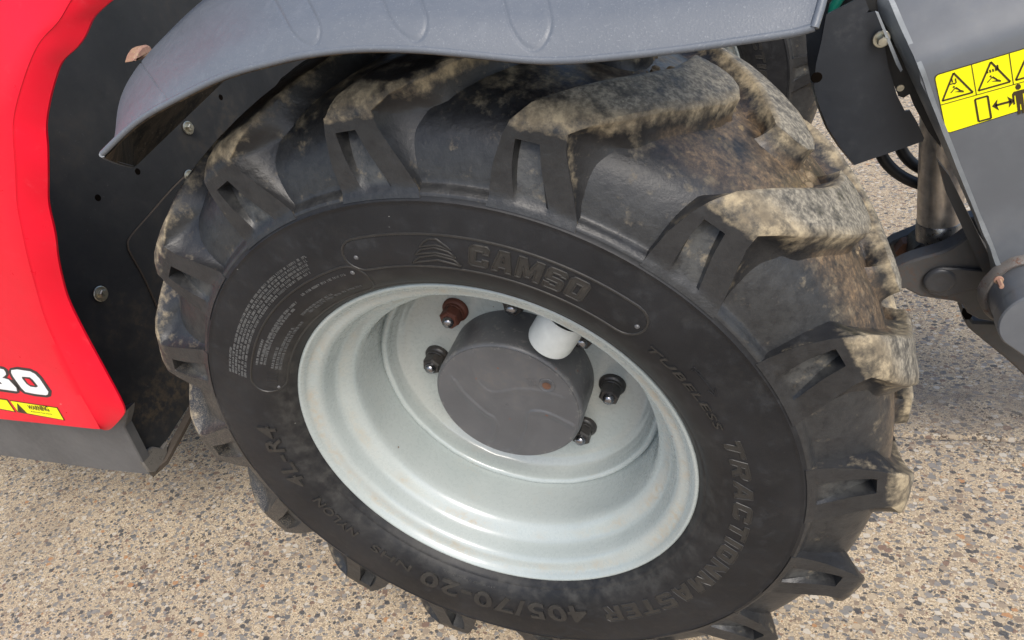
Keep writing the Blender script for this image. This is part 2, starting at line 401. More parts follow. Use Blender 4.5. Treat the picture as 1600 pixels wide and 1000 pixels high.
def rounded(poly, r, n=4):
    out = []; m = len(poly)
    for i in range(m):
        a, b, c = Vector(poly[i - 1]), Vector(poly[i]), Vector(poly[(i + 1) % m])
        rr = r[i] if isinstance(r, (list, tuple)) else r
        if rr <= 0: out.append(tuple(b)); continue
        rr = min(rr, (a - b).length * .45, (c - b).length * .45)
        p = b + (a - b).normalized() * rr; q = b + (c - b).normalized() * rr
        for k in range(n + 1):
            t = k / n; out.append(tuple((1 - t) ** 2 * p + 2 * t * (1 - t) * b + t * t * q))
    return out
def sheet(polys, y, mat, name, parent, fy=None):       # thin flat print, polys [(outer, [holes])]
    A = Acc()
    for outer, holes in polys:
        V, F = prism(outer, y, y + .0004, holes)
        A.add(V, F)
    return A.obj(name, mat, parent)
def hexnut(r, h, dome=.0, n=6):
    V, F = [], []
    rings = [(0, r), (h * .85, r), (h, r * .86)]
    for y, rr in rings: V += [(rr * math.cos(2 * math.pi * (k + .5) / n), -y, rr * math.sin(2 * math.pi * (k + .5) / n)) for k in range(n)]
    for q in range(len(rings) - 1): F += [(q * n + k, q * n + (k + 1) % n, (q + 1) * n + (k + 1) % n, (q + 1) * n + k) for k in range(n)]
    F.append(tuple(2 * n + k for k in range(n))); F.append(tuple(range(n)))
    return V, F
def shift(VF, d, rotm=None):
    V, F = VF; return [((rotm @ Vector(v)) if rotm else Vector(v)) + Vector(d) for v in V], F
def text_mesh(txt, size=1.0, offset=0.0, shear=0.0, spacing=1.0):
    cu = bpy.data.curves.new('t', 'FONT'); cu.body = txt; cu.size = size; cu.offset = offset; cu.shear = shear; cu.space_character = spacing; cu.resolution_u = 3
    o = bpy.data.objects.new('t', cu); COL.objects.link(o)
    bpy.context.view_layer.update()
    me = bpy.data.meshes.new_from_object(o.evaluated_get(bpy.context.evaluated_depsgraph_get()))
    V = [tuple(v.co) for v in me.vertices]; F = [tuple(p.vertices) for p in me.polygons]
    bpy.data.objects.remove(o); bpy.data.curves.remove(cu); bpy.data.meshes.remove(me)
    xs = [v[0] for v in V]; ys = [v[1] for v in V]; x0, x1, y0, y1 = min(xs), max(xs), min(ys), max(ys)
    return [((v[0] - x0) / (x1 - x0), (v[1] - y0) / (y1 - y0)) for v in V], F

# ------------------------------------------------------------------ the machine
ROOT = Vector((0, .88, 0))
mach = bpy.data.objects.new('telehandler', None); COL.objects.link(mach); mach.location = ROOT; mach.empty_display_size = .3
mach['label'] = 'red and grey telehandler, close at its muddy lugged front wheel under a grey fender'
mach['category'] = 'telehandler'
OFF = Vector((0, 0, GZ)) - ROOT
def part(o, loc=(0, 0, 0), label=None):
    o.location = OFF + Vector(loc)
    if label: o['label'] = label
    return o

# ---- tyre
YC = .165
side = [(.012, .266), (.004, .2785), (-.002, .2825), (-.0075, .2865), (-.0095, .2895), (-.0105, .2905), (-.0150, .2950), (-.0215, .3050), (-.0258, .3160), (-.0283, .3300),
        (-.0292, .3450), (-.0290, .3600), (-.0278, .3800), (-.0264, .3952)]
side = smooth_prof(side, 3)
ringp = [(-.0270, .3962), (-.0271, .3974), (-.0258, .3984), (-.0247, .4020)]
floor_ = smooth_prof([(-.0238, .4050), (-.0200, .4078), (-.0155, .4098), (-.0125, .4130), (-.0090, .4250), (-.0030, .4420), (.0050, .4575), (.0160, .4710), (.0310, .4820), (.0520, .4905), (.0820, .4965), (.1250, .4995), (.1650, .5000)], 4)
half = side + ringp + floor_
prof = half + [(2 * YC - y, r) for y, r in reversed(half[:-1])]
SY = np.array([(r, y) for y, r in side + ringp + [(-.0205, .41), (-.015, .485)]])
def ysurf(r): return float(np.interp(r, SY[:, 0], SY[:, 1]))
def squash(v):                               # the loaded tyre stands flat on the ground
    x, y, z = v
    return (x, y, max(z, -GZ + .0015))
V, F = rev(prof, 288)
k = len(prof); DUST = []; RUST = []
for v in V:
    y, z = v[1], v[2]; r = math.hypot(v[0], v[2]); th = math.degrees(math.atan2(v[2], v[0])) % 360
    d = 0.0; ru = 0.0
    if .015 < y < .33:
        ph = ((th - 68.2) % 22.5) / 22.5
        d = .30
        front = max(0, min(1, (75 - th) / 20)) if th < 180 else (1 if th > 330 else 0)
        ru = front * max(0, min(1, (y - .02) / .03))
        back = 1 - front
        d = .25 + .30 * back * max(0, min(1, (y - .03) / .04))
    DUST.append(d); RUST.append(ru)
tyre = obj('tyre', [squash(v) for v in V], F, [M['side'], M['lug']], mach, 50, {'dust': DUST, 'rust': RUST, 'crest': [0] * len(V), 'film': [.35] * len(V)})
nside = len(side) + len(ringp)
for i, p in enumerate(tyre.data.polygons):
    q = i % (k - 1)
    if nside - 1 <= q <= k - 1 - nside: p.material_index = 1
part(tyre, label='black lugged tyre, tan mud dried on its upper lugs')

OY = np.array([(-.015, .485), (-.011, .4925), (-.004, .500), (.003, .5035), (.015, .5080), (.03, .5130), (.06, .5190), (.1, .5240), (.165, .527), (.4, .527)])
LE = np.array([(-.015, 4.3), (0, 2.5), (.025, -.5), (.055, -3.6), (.097, -7.5), (.124, -9.2), (.165, -10.8), (.19, -11.3)])
RE = np.array([(-.015, -2.0), (-.010, -3.0), (-.004, -4.3), (.004, -5.7), (.035, -9.4), (.075, -13.4), (.11, -16.0), (.143, -17.4)])
SL = np.array([(.400, 6.3), (.408, 6.1), (.44, 5.9), (.47, 5.0), (.485, 4.3)]); SR = np.array([(.400, -6.5), (.408, -6.3), (.45, -3.4), (.47, -2.3), (.485, -2.0)])
TBL = np.array([(-.022, 6.6), (-.0185, 6.4), (0, 6.0), (.02, 4.2), (.045, 1.2), (.08, -3.0), (.124, -7.0), (.165, -8.8), (.19, -9.6)])
TBR = np.array([(-.022, -6.9), (-.0185, -6.7), (0, -7.4), (.02, -9.2), (.045, -12.2), (.08, -15.6), (.11, -17.9), (.143, -19.2)])
FL = np.array([(y, r) for y, r in floor_]); FL = FL[FL[:, 0].argsort()]
ENDP = [(-11.3, .190), (-12.6, .191), (-14.2, .190), (-15.6, .187), (-16.7, .180), (-17.4, .165), (-17.6, .143)]
def interp(tab, x): return float(np.interp(x, tab[:, 0], tab[:, 1]))
def make_lug(base_deg, seed, mirror=False, pocket=True):
    rnd = random.Random(seed); off = Vector((rnd.uniform(0, 90), rnd.uniform(0, 90), rnd.uniform(0, 90)))
    rows = []
    rr = [.400, .404, .4075, .4105, .417, .425, .434, .443, .452, .460, .4655, .4690, .4745, .480, .485]
    cP, cQ = .285, .68
    def cols(cp, cq):
        e = .035; inner = [cp + e + (cq - cp - 2 * e) * i / 4 for i in range(5)]
        return [0, .035, cp * .5, cp, *inner, cq, cq + (1 - cq) * .5, .965, 1]
    for r in rr:
        t = (r - .408) / .062; cp = .285 + (.206 - .285) * t; cq = .683 + (.588 - .683) * t
        l, q = interp(SL, r), interp(SR, r); cs = cols(max(.15, cp), cq); row = []
        for ci, c in enumerate(cs):
            th = l + (q - l) * c; y = ysurf(r) - .0010 if r < .41 else float(np.interp(r, [.41, .485], [ysurf(.4099) - .001, -.015])); rad = r
            if pocket and 4 <= ci <= 8 and .409 < r < .467:
                dep = .0025 + .0175 * ((r - .4105) / .055) ** 1.2
                y += dep * (1.0 if 5 <= ci <= 7 else .93); rad -= .0
            row.append([th, y, rad, 0])
        rows.append(row)
    us = [.03, .06, .10, .15, .21, .28, .36, .44, .52, .60, .68, .76, .83]
    lastl = (.165, -10.8)
    for u in us:
        yl = -.015 + u * .205; yr = -.015 + u * .168; l, q = interp(LE, yl), interp(RE, yr); row = []
        cs = cols(.206, .588)
        for c in cs:
            y = yl + (yr - yl) * c; th = l + (q - l) * c; row.append([th, y, interp(OY, y), 1])
        rows.append(row)
    base = rows[-1]; cs = cols(.206, .588)
    for f in (.33, .66, 1.0):
        row = []
        for ci, c in enumerate(cs):
            x = c * (len(ENDP) - 1); i = min(int(x), len(ENDP) - 2); t = x - i
            e = (ENDP[i][0] + (ENDP[i + 1][0] - ENDP[i][0]) * t, ENDP[i][1] + (ENDP[i + 1][1] - ENDP[i][1]) * t)
            th = base[ci][0] + (e[0] - base[ci][0]) * f; y = base[ci][1] + (e[1] - base[ci][1]) * f
            row.append([th, y, interp(OY, y), 1])
        rows.append(row)
    n = len(rows[0]); V = []; att = []
    def place(th, y, r):
        a = R(base_deg + th); return Vector((r * math.cos(a), y, r * math.sin(a)))
    for ri, row in enumerate(rows):
        for ci, (th, y, r, cr) in enumerate(row):
            p = place(th, y, r)
            if cr:
                nz = noise.noise(p * 26 + off); nz2 = noise.noise(p * 110 + off)
                edge = 1 if ci in (0, n - 1) else (.30 if ci in (1, n - 2) else 0)
                if ri == len(rows) - 1: edge = 1
                d = .0012 * nz + .0007 * nz2 - edge * (.0032 + .0024 * abs(nz2))
                rad = Vector((p.x, 0, p.z)).normalized(); p = p + rad * d
            V.append(p)
            yy = y
            crest = max(0, min(1, (yy - .0) / .02)) if cr else 0
            edgef = 1 if ci in (0, 1, n - 2, n - 1) else 0
            dust = -.15 if not cr else (.92 if crest > .5 else .90)
            if not cr and r > .478: dust = .60
            if not cr and .4105 < r < .46 and 4 <= ci <= 8: dust = .12
            th0 = (base_deg + th) % 360
            back = 1 if 78 < th0 < 180 else 0
            shade = .75 if th0 > 300 or th0 < -1 else 1.0
            if back and crest > .5: dust = .10 + .48 * edgef
            if 100 < th0 < 200 and not cr: dust *= .6
            if (180 < th0 < 350): dust *= .35
            att.append((dust, 0, crest * (.35 if edgef else 1), 1 if (not cr and 4 <= ci <= 8 and .4105 < r < .460) else (.25 if not cr else 0)))
    F = []
    for i in range(len(rows) - 1):
        F += [(i * n + j, i * n + j + 1, (i + 1) * n + j + 1, (i + 1) * n + j) for j in range(n - 1)]
    nr = len(rows)
    loop = [i * n for i in range(nr)] + [(nr - 1) * n + j for j in range(1, n)] + [i * n + n - 1 for i in range(nr - 2, -1, -1)]
    LP = [V[i] for i in loop]; m = len(loop); prev = loop[:]
    ctr = sum(LP, Vector()) / m
    for (tt, edge_round) in ((.035, 1), (.14, 0), (.32, 0), (.52, 0), (.72, 0), (.88, 0), (1.0, 0)):
        cur = []
        for i, p in enumerate(LP):
            th0 = (math.degrees(math.atan2(p.z, p.x)) - base_deg + 180) % 360 - 180
            rad = Vector((p.x, 0, p.z)).normalized(); r0 = math.hypot(p.x, p.z); y0 = p.y
            if i < nr - 3 or i > m - nr + 2:              # side walls
                if y0 > .03: yf = y0
                elif r0 < .485 and y0 < -.0145: yf = -.0185 + (r0 - .408) / .077 * .0305 if r0 > .408 else -.0185 + (r0 - .408) * .8
                else: yf = .012 + (y0 + .015) / .045 * .020
                tb = float(np.interp(yf, TBL[:, 0], TBL[:, 1])) if i < nr - 3 else float(np.interp(yf, TBR[:, 0], TBR[:, 1]))
                k_ = max(0, min(1, (yf - .12) / .04)); tb = tb * (1 - k_ * .0)
            else:                                         # end face
                a = LP[i - 1]; b = LP[i + 1]; t = (b - a).normalized(); o = t.cross(-rad).normalized()
                if o.dot(p - ctr) < 0: o = -o
                q = p + o * .013; yf = q.y; tb = (math.degrees(math.atan2(q.z, q.x)) - base_deg + 180) % 360 - 180
            rf = float(np.interp(yf, FL[:, 0], FL[:, 1])) if yf <= .165 else float(np.interp(2 * YC - yf, FL[:, 0], FL[:, 1]))
            aa = max(0, min(1, (.02 - y0) / .035)) * .85
            nd = (Vector((0, 1, 0)) * aa - rad * (1 - aa)).normalized()
            bot = place(tb, yf, rf) + (nd * .004)
            d = bot - p; dn = d.dot(nd); c = p + nd * dn * .86 + (d - nd * dn) * .28
            t = tt
            q = p * (1 - t) ** 2 + c * 2 * t * (1 - t) + bot * t * t
            nz = noise.noise(q * 70 + off)
            if t < .9 and y0 > -.012: q += (d - nd * dn).normalized() * nz * .0010 if (d - nd * dn).length > 1e-5 else Vector()
            V.append(q); cur.append(len(V) - 1)
            tg = math.degrees(math.atan2(q.z, q.x)) % 360
            dd = (.86, .74, .44, .20, .10, .06, .05)[(.035, .14, .32, .52, .72, .88, 1.0).index(tt)]
            if y0 < -.008: dd = .30 if tt < .2 else .10
            if 180 < tg < 350: dd *= .4
            if 85 < tg <= 180: dd *= .50
            ru = .75 if (tt > .5 and y0 > .04 and (tg < 60 or tg > 330)) else 0
            att.append((dd, ru, 0, .15))
        F += [(prev[i], prev[i + 1], cur[i + 1], cur[i]) for i in range(m - 1)]
        prev = cur
    if mirror: V = [Vector((p.x, 2 * YC - p.y, p.z)) for p in V]
    V = [squash(p) for p in V]
    o = obj('lug', V, F, M['lug'], tyre, 42, {'dust': [a[0] for a in att], 'rust': [a[1] for a in att], 'crest': [a[2] for a in att], 'film': [a[3] for a in att]})
    return o
LUGS = []
for kx in range(16):
    LUGS.append(make_lug(68.2 + 22.5 * kx, 100 + kx))
for kx in range(16):
    LUGS.append(make_lug(68.2 + 11.25 + 22.5 * kx, 300 + kx, mirror=True))

# ---- sidewall mouldings: mapped as (angle, radius) on the bulging sidewall
def onside(th, r, h=0.0):
    a = R(th); return Vector((r * math.cos(a), ysurf(r) - h, r * math.sin(a)))
def polar_loop(th0, th1, r0, r1, rc, n=40):
    # rounded strip outline, th0 > th1
    pts = []; da = math.degrees(rc / ((r0 + r1) / 2))
    for i in range(n + 1): pts.append((th0 - da + (th1 + da - th0 + da) * i / n, r1))
    for i in range(1, 10):
        a = math.pi / 2 - math.pi * i / 10; pts.append((th1 + da - da * math.cos(a), (r0 + r1) / 2 + (r1 - r0) / 2 * math.sin(a)))
    for i in range(n + 1): pts.append((th1 + da + (th0 - th1 - 2 * da) * i / n, r0))
    for i in range(1, 10):
        a = -math.pi / 2 - math.pi * i / 10; pts.append((th0 - da - da * math.cos(a), (r0 + r1) / 2 + (r1 - r0) / 2 * math.sin(a)))
    return pts
A = Acc()
for lp in (polar_loop(102, 44.6, .3215, .3615, .021), polar_loop(156.8, 100.0, .2900, .3330, .022)):
    V, F = tube([onside(a, r, -.0002) for a, r in lp], .0016, 6, True); A.add(V, F)
A.obj('badge_outline', M['letter'], tyre)
GL = {  # block letters in a unit-high box: width, outer, holes
 'C': (.86, [[(.12, 0), (.74, 0), (.86, .12), (.86, .36), (.60, .36), (.60, .25), (.28, .25), (.28, .75), (.60, .75), (.60, .64), (.86, .64), (.86, .88), (.74, 1), (.12, 1), (0, .88), (0, .12)]]),
 'A': (.92, [[(0, 0), (.28, 0), (.33, .20), (.60, .20), (.65, 0), (.92, 0), (.66, 1), (.26, 1)], [(.38, .42), (.55, .42), (.47, .76)]]),
 'M': (1.08, [[(0, 0), (.26, 0), (.26, .58), (.44, .12), (.64, .12), (.82, .58), (.82, 0), (1.08, 0), (1.08, 1), (.76, 1), (.54, .48), (.32, 1), (0, 1)]]),
 'S': (.84, [[(.1, 0), (.74, 0), (.84, .1), (.84, .48), (.74, .58), (.26, .60), (.26, .80), (.58, .80), (.58, .74), (.84, .74), (.84, .9), (.74, 1), (.1, 1), (0, .9), (0, .50), (.1, .40), (.58, .39), (.58, .20), (.26, .20), (.26, .27), (0, .27), (0, .1)]]),
 'O': (.84, [[(.12, 0), (.72, 0), (.84, .12), (.84, .88), (.72, 1), (.12, 1), (0, .88), (0, .12)], [(.29, .25), (.29, .75), (.55, .75), (.55, .25)]]),
 'T': (.80, [[(.27, 0), (.53, 0), (.53, .76), (.80, .76), (.80, 1), (0, 1), (0, .76), (.27, .76)]]),
 'R': (.86, [[(0, 0), (.26, 0), (.26, .36), (.38, .36), (.58, 0), (.86, 0), (.64, .40), (.80, .48), (.84, .60), (.84, .84), (.70, 1), (0, 1)], [(.26, .56), (.56, .56), (.56, .78), (.26, .78)]]),
 'I': (.28, [[(0, 0), (.28, 0), (.28, 1), (0, 1)]]),
 'N': (.90, [[(0, 0), (.26, 0), (.26, .55), (.62, 0), (.90, 0), (.90, 1), (.64, 1), (.64, .45), (.28, 1), (0, 1)]]),
 'E': (.74, [[(0, 0), (.74, 0), (.74, .22), (.26, .22), (.26, .40), (.62, .40), (.62, .60), (.26, .60), (.26, .78), (.74, .78), (.74, 1), (0, 1)]]),
}
def ridge_word(word, th0, th1, r0a, r1a, r0b, r1b, shear, name, gap=.14, rad=.0012, kern=None, fill=.0004):
    tot = sum(GL[c][0] for c in word) + gap * (len(word) - 1); x = 0; A = Acc()
    for c in word:
        wd, loops = GL[c]; mapped = []
        for lp in loops:
            pts = []
            m = len(lp)
            for i in range(m):
                a, b = lp[i], lp[(i + 1) % m]; L_ = math.hypot(b[0] - a[0], b[1] - a[1]); ns = max(2, int(L_ / .1))
                for q in range(ns): pts.append((a[0] + (b[0] - a[0]) * q / ns, a[1] + (b[1] - a[1]) * q / ns))
            out = []
            for u, v in pts:
                X = (x + u + shear * (v - .5)) / tot; r0 = r0a + (r0b - r0a) * X; r1 = r1a + (r1b - r1a) * X
                out.append((th0 + (th1 - th0) * X, r0 + (r1 - r0) * v))
            mapped.append(out)
            V, F = tube([onside(t, r, .0002) for t, r in out], rad, 6, True); A.add(V, F)
        if fill:
            tri = tessellate_polygon([[Vector((-math.radians(t) * .34, r, 0)) for t, r in l] for l in mapped])
            A.add([onside(t, r, fill) for l in mapped for t, r in l], [tuple(t) for t in tri])
        x += wd + gap
    return A.obj(name, M['letter'], tyre, 45)
ridge_word('CAMSO', 77.0, 56.2, .3300, .3555, .3300, .3555, .06, 'maker_lettering', .16, .0012)
tm = ridge_word('TRACTIONMASTER', 16.0, -66.6, .3255, .3430, .3125, .3425, .22, 'model_lettering', .20, .0009)
# pine-shaped maker's mark: stacked chevrons
A = Acc()
def mark(poly):
    out = []
    for i in range(len(poly)):
        a, b = poly[i], poly[(i + 1) % len(poly)]
        for q in range(3): out.append((a[0] + (b[0] - a[0]) * q / 3, a[1] + (b[1] - a[1]) * q / 3))
    V, F = tube([onside(88.6 - 10 * u, .326 + .031 * v, .0002) for u, v in out], .0012, 6, True); A.add(V, F)
for p in ([(.02, 0), (.20, .24), (.52, .36), (.86, .24), (1.0, 0), (.56, .16)], [(.14, .36), (.28, .56), (.52, .66), (.78, .54), (.92, .32), (.54, .46)], [(.26, .66), (.36, .86), (.46, .98), (.60, .98), (.84, .62), (.56, .76)]): mark(p)
A.obj('maker_mark', M['letter'], tyre)
def raised_text(txt, th0, th1, r0, r1, name, h=.0011, offset=.012, shear=0.0):
    P, F = text_mesh(txt, 1.0, offset, shear, 1.08); A = Acc()
    top = [onside(th0 + (th1 - th0) * u, r0 + (r1 - r0) * v, h) for u, v in P]
    from collections import Counter
    ed = Counter(); dire = {}
    for f in F:
        for i in range(len(f)):
            e = (f[i], f[(i + 1) % len(f)]); kk = tuple(sorted(e)); ed[kk] += 1; dire[kk] = e
    n = len(P); V = top + [onside(th0 + (th1 - th0) * (u), r0 + (r1 - r0) * v, -.0006) for u, v in P]
    FF = list(F)
    for kk, c in ed.items():
        if c == 1: a, b = dire[kk]; FF.append((a, b, b + n, a + n))
    return obj(name, V, FF, M['letter'], tyre, 40)
raised_text('405/70-20', -71.6, -122.4, .3060, .3400, 'size_lettering', .0024, .02)
raised_text('NHS', -126.0, -139.4, .3125, .3275, 'class_lettering', .0022, .015)
raised_text('NYLON', -145.0, -161.6, .3120, .3280, 'ply_lettering', .0022, .015)
raised_text('4L-R4', -167.2, -190.2, .3120, .3400, 'tread_code_lettering', .0026, .015)
raised_text('TUBELESS', 41.6, 18.8, .3245, .3325, 'tubeless_lettering', .0016, .01, .2)
# arrow
A = Acc()
for pth in ([(33.6, .3435), (33.9, .348), (32.2, .349), (33.0, .3460)], ):
    V, F = tube([onside(a, r, .0002) for a, r in pth], .0006, 6, True); A.add(V, F)
V, F = tube([onside(33.4 - 7 * i / 8, .3465, .0003) for i in range(9)], .0007, 6); A.add(V, F)
for sg in (-1, 1):
    V, F = tube([onside(26.4, .3465, .0003), onside(28.4, .3465 + sg * .004, .0003)], .0007, 6); A.add(V, F)
A.obj('rotation_arrow', M['side'], tyre)
# small print: rows of raised strokes too small to read
M['print'] = paint('raised_small_print', (.085, .085, .083, 1), .5, .4, 4, (.05, .048, .045, 1)).m
def fine_rows(rows, name, hgt=.0031, seed=1):
    rnd = random.Random(seed); A = Acc()
    for (r, a0, a1) in rows:
        a = a0
        while a > a1:
            wl = rnd.randint(2, 8)
            for _ in range(wl):
                st = rnd.random(); wdt = .36
                segs = []
                segs.append(((a, 0), (a - rnd.uniform(-.05, .05), 1)))
                if st > .25: segs.append(((a, rnd.choice((0, 1, .5))), (a - wdt * .65, rnd.choice((0, 1, .5)))))
                if st > .55: segs.append(((a - wdt * .65, 0), (a - wdt * .65, 1)))
                for (p, q) in segs:
                    P0 = onside(p[0], r + p[1] * hgt, .0); P1 = onside(q[0], r + q[1] * hgt, .0)
                    t = (P1 - P0)
                    if t.length < 1e-5: continue
                    s = t.normalized().cross(Vector((0, 1, 0))) * .00028; hh = Vector((0, -.00075, 0)); lo = Vector((0, .0004, 0))
                    A.add([P0 - s + lo, P0 + s + lo, P0 + hh, P1 - s + lo, P1 + s + lo, P1 + hh], [(0, 2, 5, 3), (1, 4, 5, 2), (0, 1, 2), (3, 5, 4)])
                a -= wdt * 1.15
                if a < a1: break
            a -= .42
    return A.obj(name, M['print'], tyre, 30)
fr = [(.3625 - .0046 * i, 153.6 - (.2 * i), (144 if i == 0 else 109.3)) for i in range(6)]
fine_rows([(.3625, 153.6, 146.0)] + [(.3579 - .0046 * i, 153.4, 109.3 + .5 * i) for i in range(5)], 'small_print', seed=3)['kind'] = 'stuff'
fine_rows([(.3245, 147.5, 138), (.3190, 146.8, 121), (.3145, 146.6, 123), (.3215, 118, 104.5), (.3180, 143, 128), (.3050, 147.5, 139), (.3005, 147.8, 130), (.2965, 147.8, 127), (.2990, 122, 104), (.3030, 124, 112)], 'plate_small_print', seed=5)['kind'] = 'stuff'
fine_rows([(.2965, -100, -117)], 'bead_small_print', .0022, seed=8)['kind'] = 'stuff'
for (a, r) in ((99.6, .3395), (45.9, .3405), (102.6, .3225), (155.0, .2985)):   # rivet-like plugs
    c = onside(a, r); V = [(c.x, c.y - .0014, c.z)]; n = 10
    for rr, hh in ((.0015, .0013), (.0024, .0006), (.0030, -.0003)):
        V += [(c.x + rr * math.cos(2 * math.pi * q / n), c.y - hh, c.z + rr * math.sin(2 * math.pi * q / n)) for q in range(n)]
    F = [(0, 1 + q, 1 + (q + 1) % n) for q in range(n)] + [(1 + g * n + q, 1 + g * n + (q + 1) % n, 1 + (g + 1) * n + (q + 1) % n, 1 + (g + 1) * n + q) for g in range(2) for q in range(n)]
    obj('mould_plug', V, F, M['hub'], tyre)
# short ladder of cast lines in the second plate
A = Acc()
for i in range(5):
    a = 149.3 + i * 1.25
    V, F = tube([onside(a, .3000, .0002), onside(a, .3115, .0002)], .0007, 5); A.add(V, F)
    V, F = tube([onside(a, .3000, .0002), onside(a - .7, .3000, .0002)], .0006, 5); A.add(V, F)
A.obj('cast_lines', M['side'], tyre)

# ---- rim
rp = [(.006, .2815), (.0030, .2812), (.0004, .2800), (-.0006, .2780), (-.0002, .2760), (.0016, .2742), (.0040, .2722), (.0072, .2702), (.0098, .2672), (.0120, .2625), (.0138, .2575), (.0165, .2538), (.0205, .2512),
      (.0290, .2487), (.0400, .2460), (.0452, .2436), (.0486, .2404), (.0530, .2345), (.0580, .2285), (.0630, .2248), (.0700, .2228), (.0820, .2218), (.1200, .2212), (.1440, .2208)]
rp = smooth_prof(rp, 3)
back = [(.30, .2212), (.30, .2260), (.26, .2300), (.10, .2300), (.05, .2500), (.02, .2600), (.006, .2815)]
V, F = rev(rp + [(.30, .2208)] + back, 256)
rim = part(obj('rim', V, F, M['rim'], mach, 40), label='pale grey painted steel rim, tan dust on its flange')
weld = smooth_prof([(.1440, .2209), (.1415, .2185), (.1412, .2155), (.1425, .2128), (.1455, .2108), (.1520, .2098), (.1600, .2088), (.1680, .2055), (.1730, .2000), (.1775, .1945), (.1800, .1880), (.1810, .1800)], 4)
V, F = rev(weld + [(.1812, .170), (.1812, .06), (.1812, .0001)], 192)
V = [Vector(v) + Vector((v[0], 0, v[2])).normalized() * (.0010 * noise.noise(Vector(v) * 22) if .205 < math.hypot(v[0], v[2]) < .2195 else 0) + Vector((0, .0012 * noise.noise(Vector(v) * 35) if .205 < math.hypot(v[0], v[2]) < .2195 else 0, 0)) for v in V]
disc = obj('disc', V, F, M['rim'], rim, 40)
# ---- hub
hp = smooth_prof([(.1015, .0001), (.1012, .05), (.1011, .0900), (.1014, .1000), (.1020, .1060), (.1035, .1095), (.1065, .1117), (.1100, .1122)], 4) + [(.115, .1122), (.148, .1125), (.176, .1130), (.1808, .1130)]
V, F = rev(hp, 120)
SWIRL = [smooth_prof(c, 5) for c in ([(-0.0725, 0.0441), (-0.0664, 0.0243), (-0.0528, 0.0004), (-0.0379, -0.0195), (-0.0272, -0.0306), (-0.0294, -0.0533), (-0.0418, -0.0767)], [(-0.0361, -0.1005), (-0.0157, -0.0968), (0.0109, -0.0672), (0.0232, -0.0401), (0.0292, -0.0187), (0.0372, -0.0106), (0.0545, -0.0106), (0.0744, -0.0201), (0.099, -0.0378)], [(-0.0308, 0.0958), (-0.0379, 0.0691), (-0.0353, 0.042), (-0.0174, 0.0231), (0.0226, 0.0313), (0.0504, 0.0309), (0.0849, 0.0213)])]
def hubrel(v):                                # shallow moulded swirls on the cover face
    x, y, z = v; r = math.hypot(x, z)
    if r > .106 or y > .104: return v
    d = 0; fade = max(0, min(1, (.1065 - r) / .005))
    for C_, h in zip(SWIRL, (1, 1, .5)):
        best = 9; sg = 0
        for i in range(len(C_) - 1):
            ax, az = C_[i]; bx, bz = C_[i + 1]; ex, ez = bx - ax, bz - az; L2 = ex * ex + ez * ez
            t = max(0, min(1, ((x - ax) * ex + (z - az) * ez) / L2)); qx, qz = x - ax - t * ex, z - az - t * ez; q = math.hypot(qx, qz)
            if q < best: best = q; sg = 1 if ex * qz - ez * qx > 0 else -1
        d += h * math.exp(-(best / (.0022 if sg > 0 else .0075)) ** 2)
    return (x, y - .0022 * d * fade, z)
prof_h = [(.1012, .1085 * i / 44) for i in range(1, 45)]
hp2 = [(.1012, .0008)] + [(.1012, .1075 * i / 75) for i in range(1, 76)] + hp[hp.index([p for p in hp if p[1] > .1078][0]):]
V, F = rev(hp2, 300); V = [hubrel(v) for v in V]
hub = part(obj('hub', V, F, M['hub'], mach, 40), label='dark grey painted wheel hub with moulded cover')
# notch-like tab, filler plug
PLG = Vector((.0691, 0, .0416))
V, F = rev([(.1006, .0001), (.1006, .0095), (.1002, .0105), (.0996, .0112), (.1000, .0120), (.1014, .0124)], 32); V = [Vector(v) + PLG for v in V]
obj('filler_plug', V, F, M['hub'], hub, 40)
V, F = rev([(.1003, .0001), (.1001, .0060), (.0999, .0064)], 14); V = [Vector(v) + PLG + Vector((0, -.0006, 0)) for v in V]
obj('plug_socket', V, F, M['rust'], hub, 40)
P_, F_ = text_mesh('OIL', 1.0, 0, 0)
A = Acc()
for i in range(3):
    for j in range(5):
        x = .040 + j * .0028 + i * .001; z = .0500 - i * .0055
        V, F = tube([(x, .1006, z), (x + .0012, .1006, z + .0032 * (1 if (i + j) % 2 else .7))], .0003, 5); A.add(V, F)
A.obj('cast_marks', M['hub'], hub)['kind'] = 'stuff'

# ---- nuts: one bevelled nut, copied round the bolt circle
def nut_parts(matn, name):
    V, F = rev([(.0, .0205), (-.004, .0205), (-.0065, .0190), (-.0080, .0165)], 24)
    A = Acc(); A.add(V, F)
    A.add(*shift(rev([(-.008, .0165), (-.0120, .0158), (-.0125, .0150)], 24), (0, 0, 0)))
    A.add(*shift(hexnut(.0158, .020), (0, -.011, 0)))
    o = A.obj(name, matn, mach, 32)
    V, F = rev([(-.030, .0088), (-.0345, .0088), (-.0375, .0074), (-.0392, .0045), (-.0398, .0002)], 20)
    s = obj('stud', V, F, M['stud'], o, 50)
    return o, s
nut0, stud0 = nut_parts(M['nut'], 'wheel_nut')
angs = [125.3 + 45 * i for i in range(8)]
for i, a in enumerate(angs):
    p = (.141 * math.cos(R(a)), .1808, .141 * math.sin(R(a)))
    if i == 0: part(nut0, p); continue
    o = nut0.copy(); COL.objects.link(o); o.parent = mach; part(o, p); o.rotation_euler = (0, R(17 * i), 0)
    s = stud0.copy(); COL.objects.link(s); s.parent = o
nut0.data = nut0.data.copy(); nut0.data.materials[0] = M['nut_rust']; nut0['label'] = 'wheel nut rusted reddish brown'
gax = Vector((-math.cos(R(54.8)), 0, -math.sin(R(54.8)))); gq = Vector((0, 1, 0)).rotation_difference(gax).to_matrix(); gc = Vector((.222 * math.cos(R(54.8)), .080, .222 * math.sin(R(54.8))))
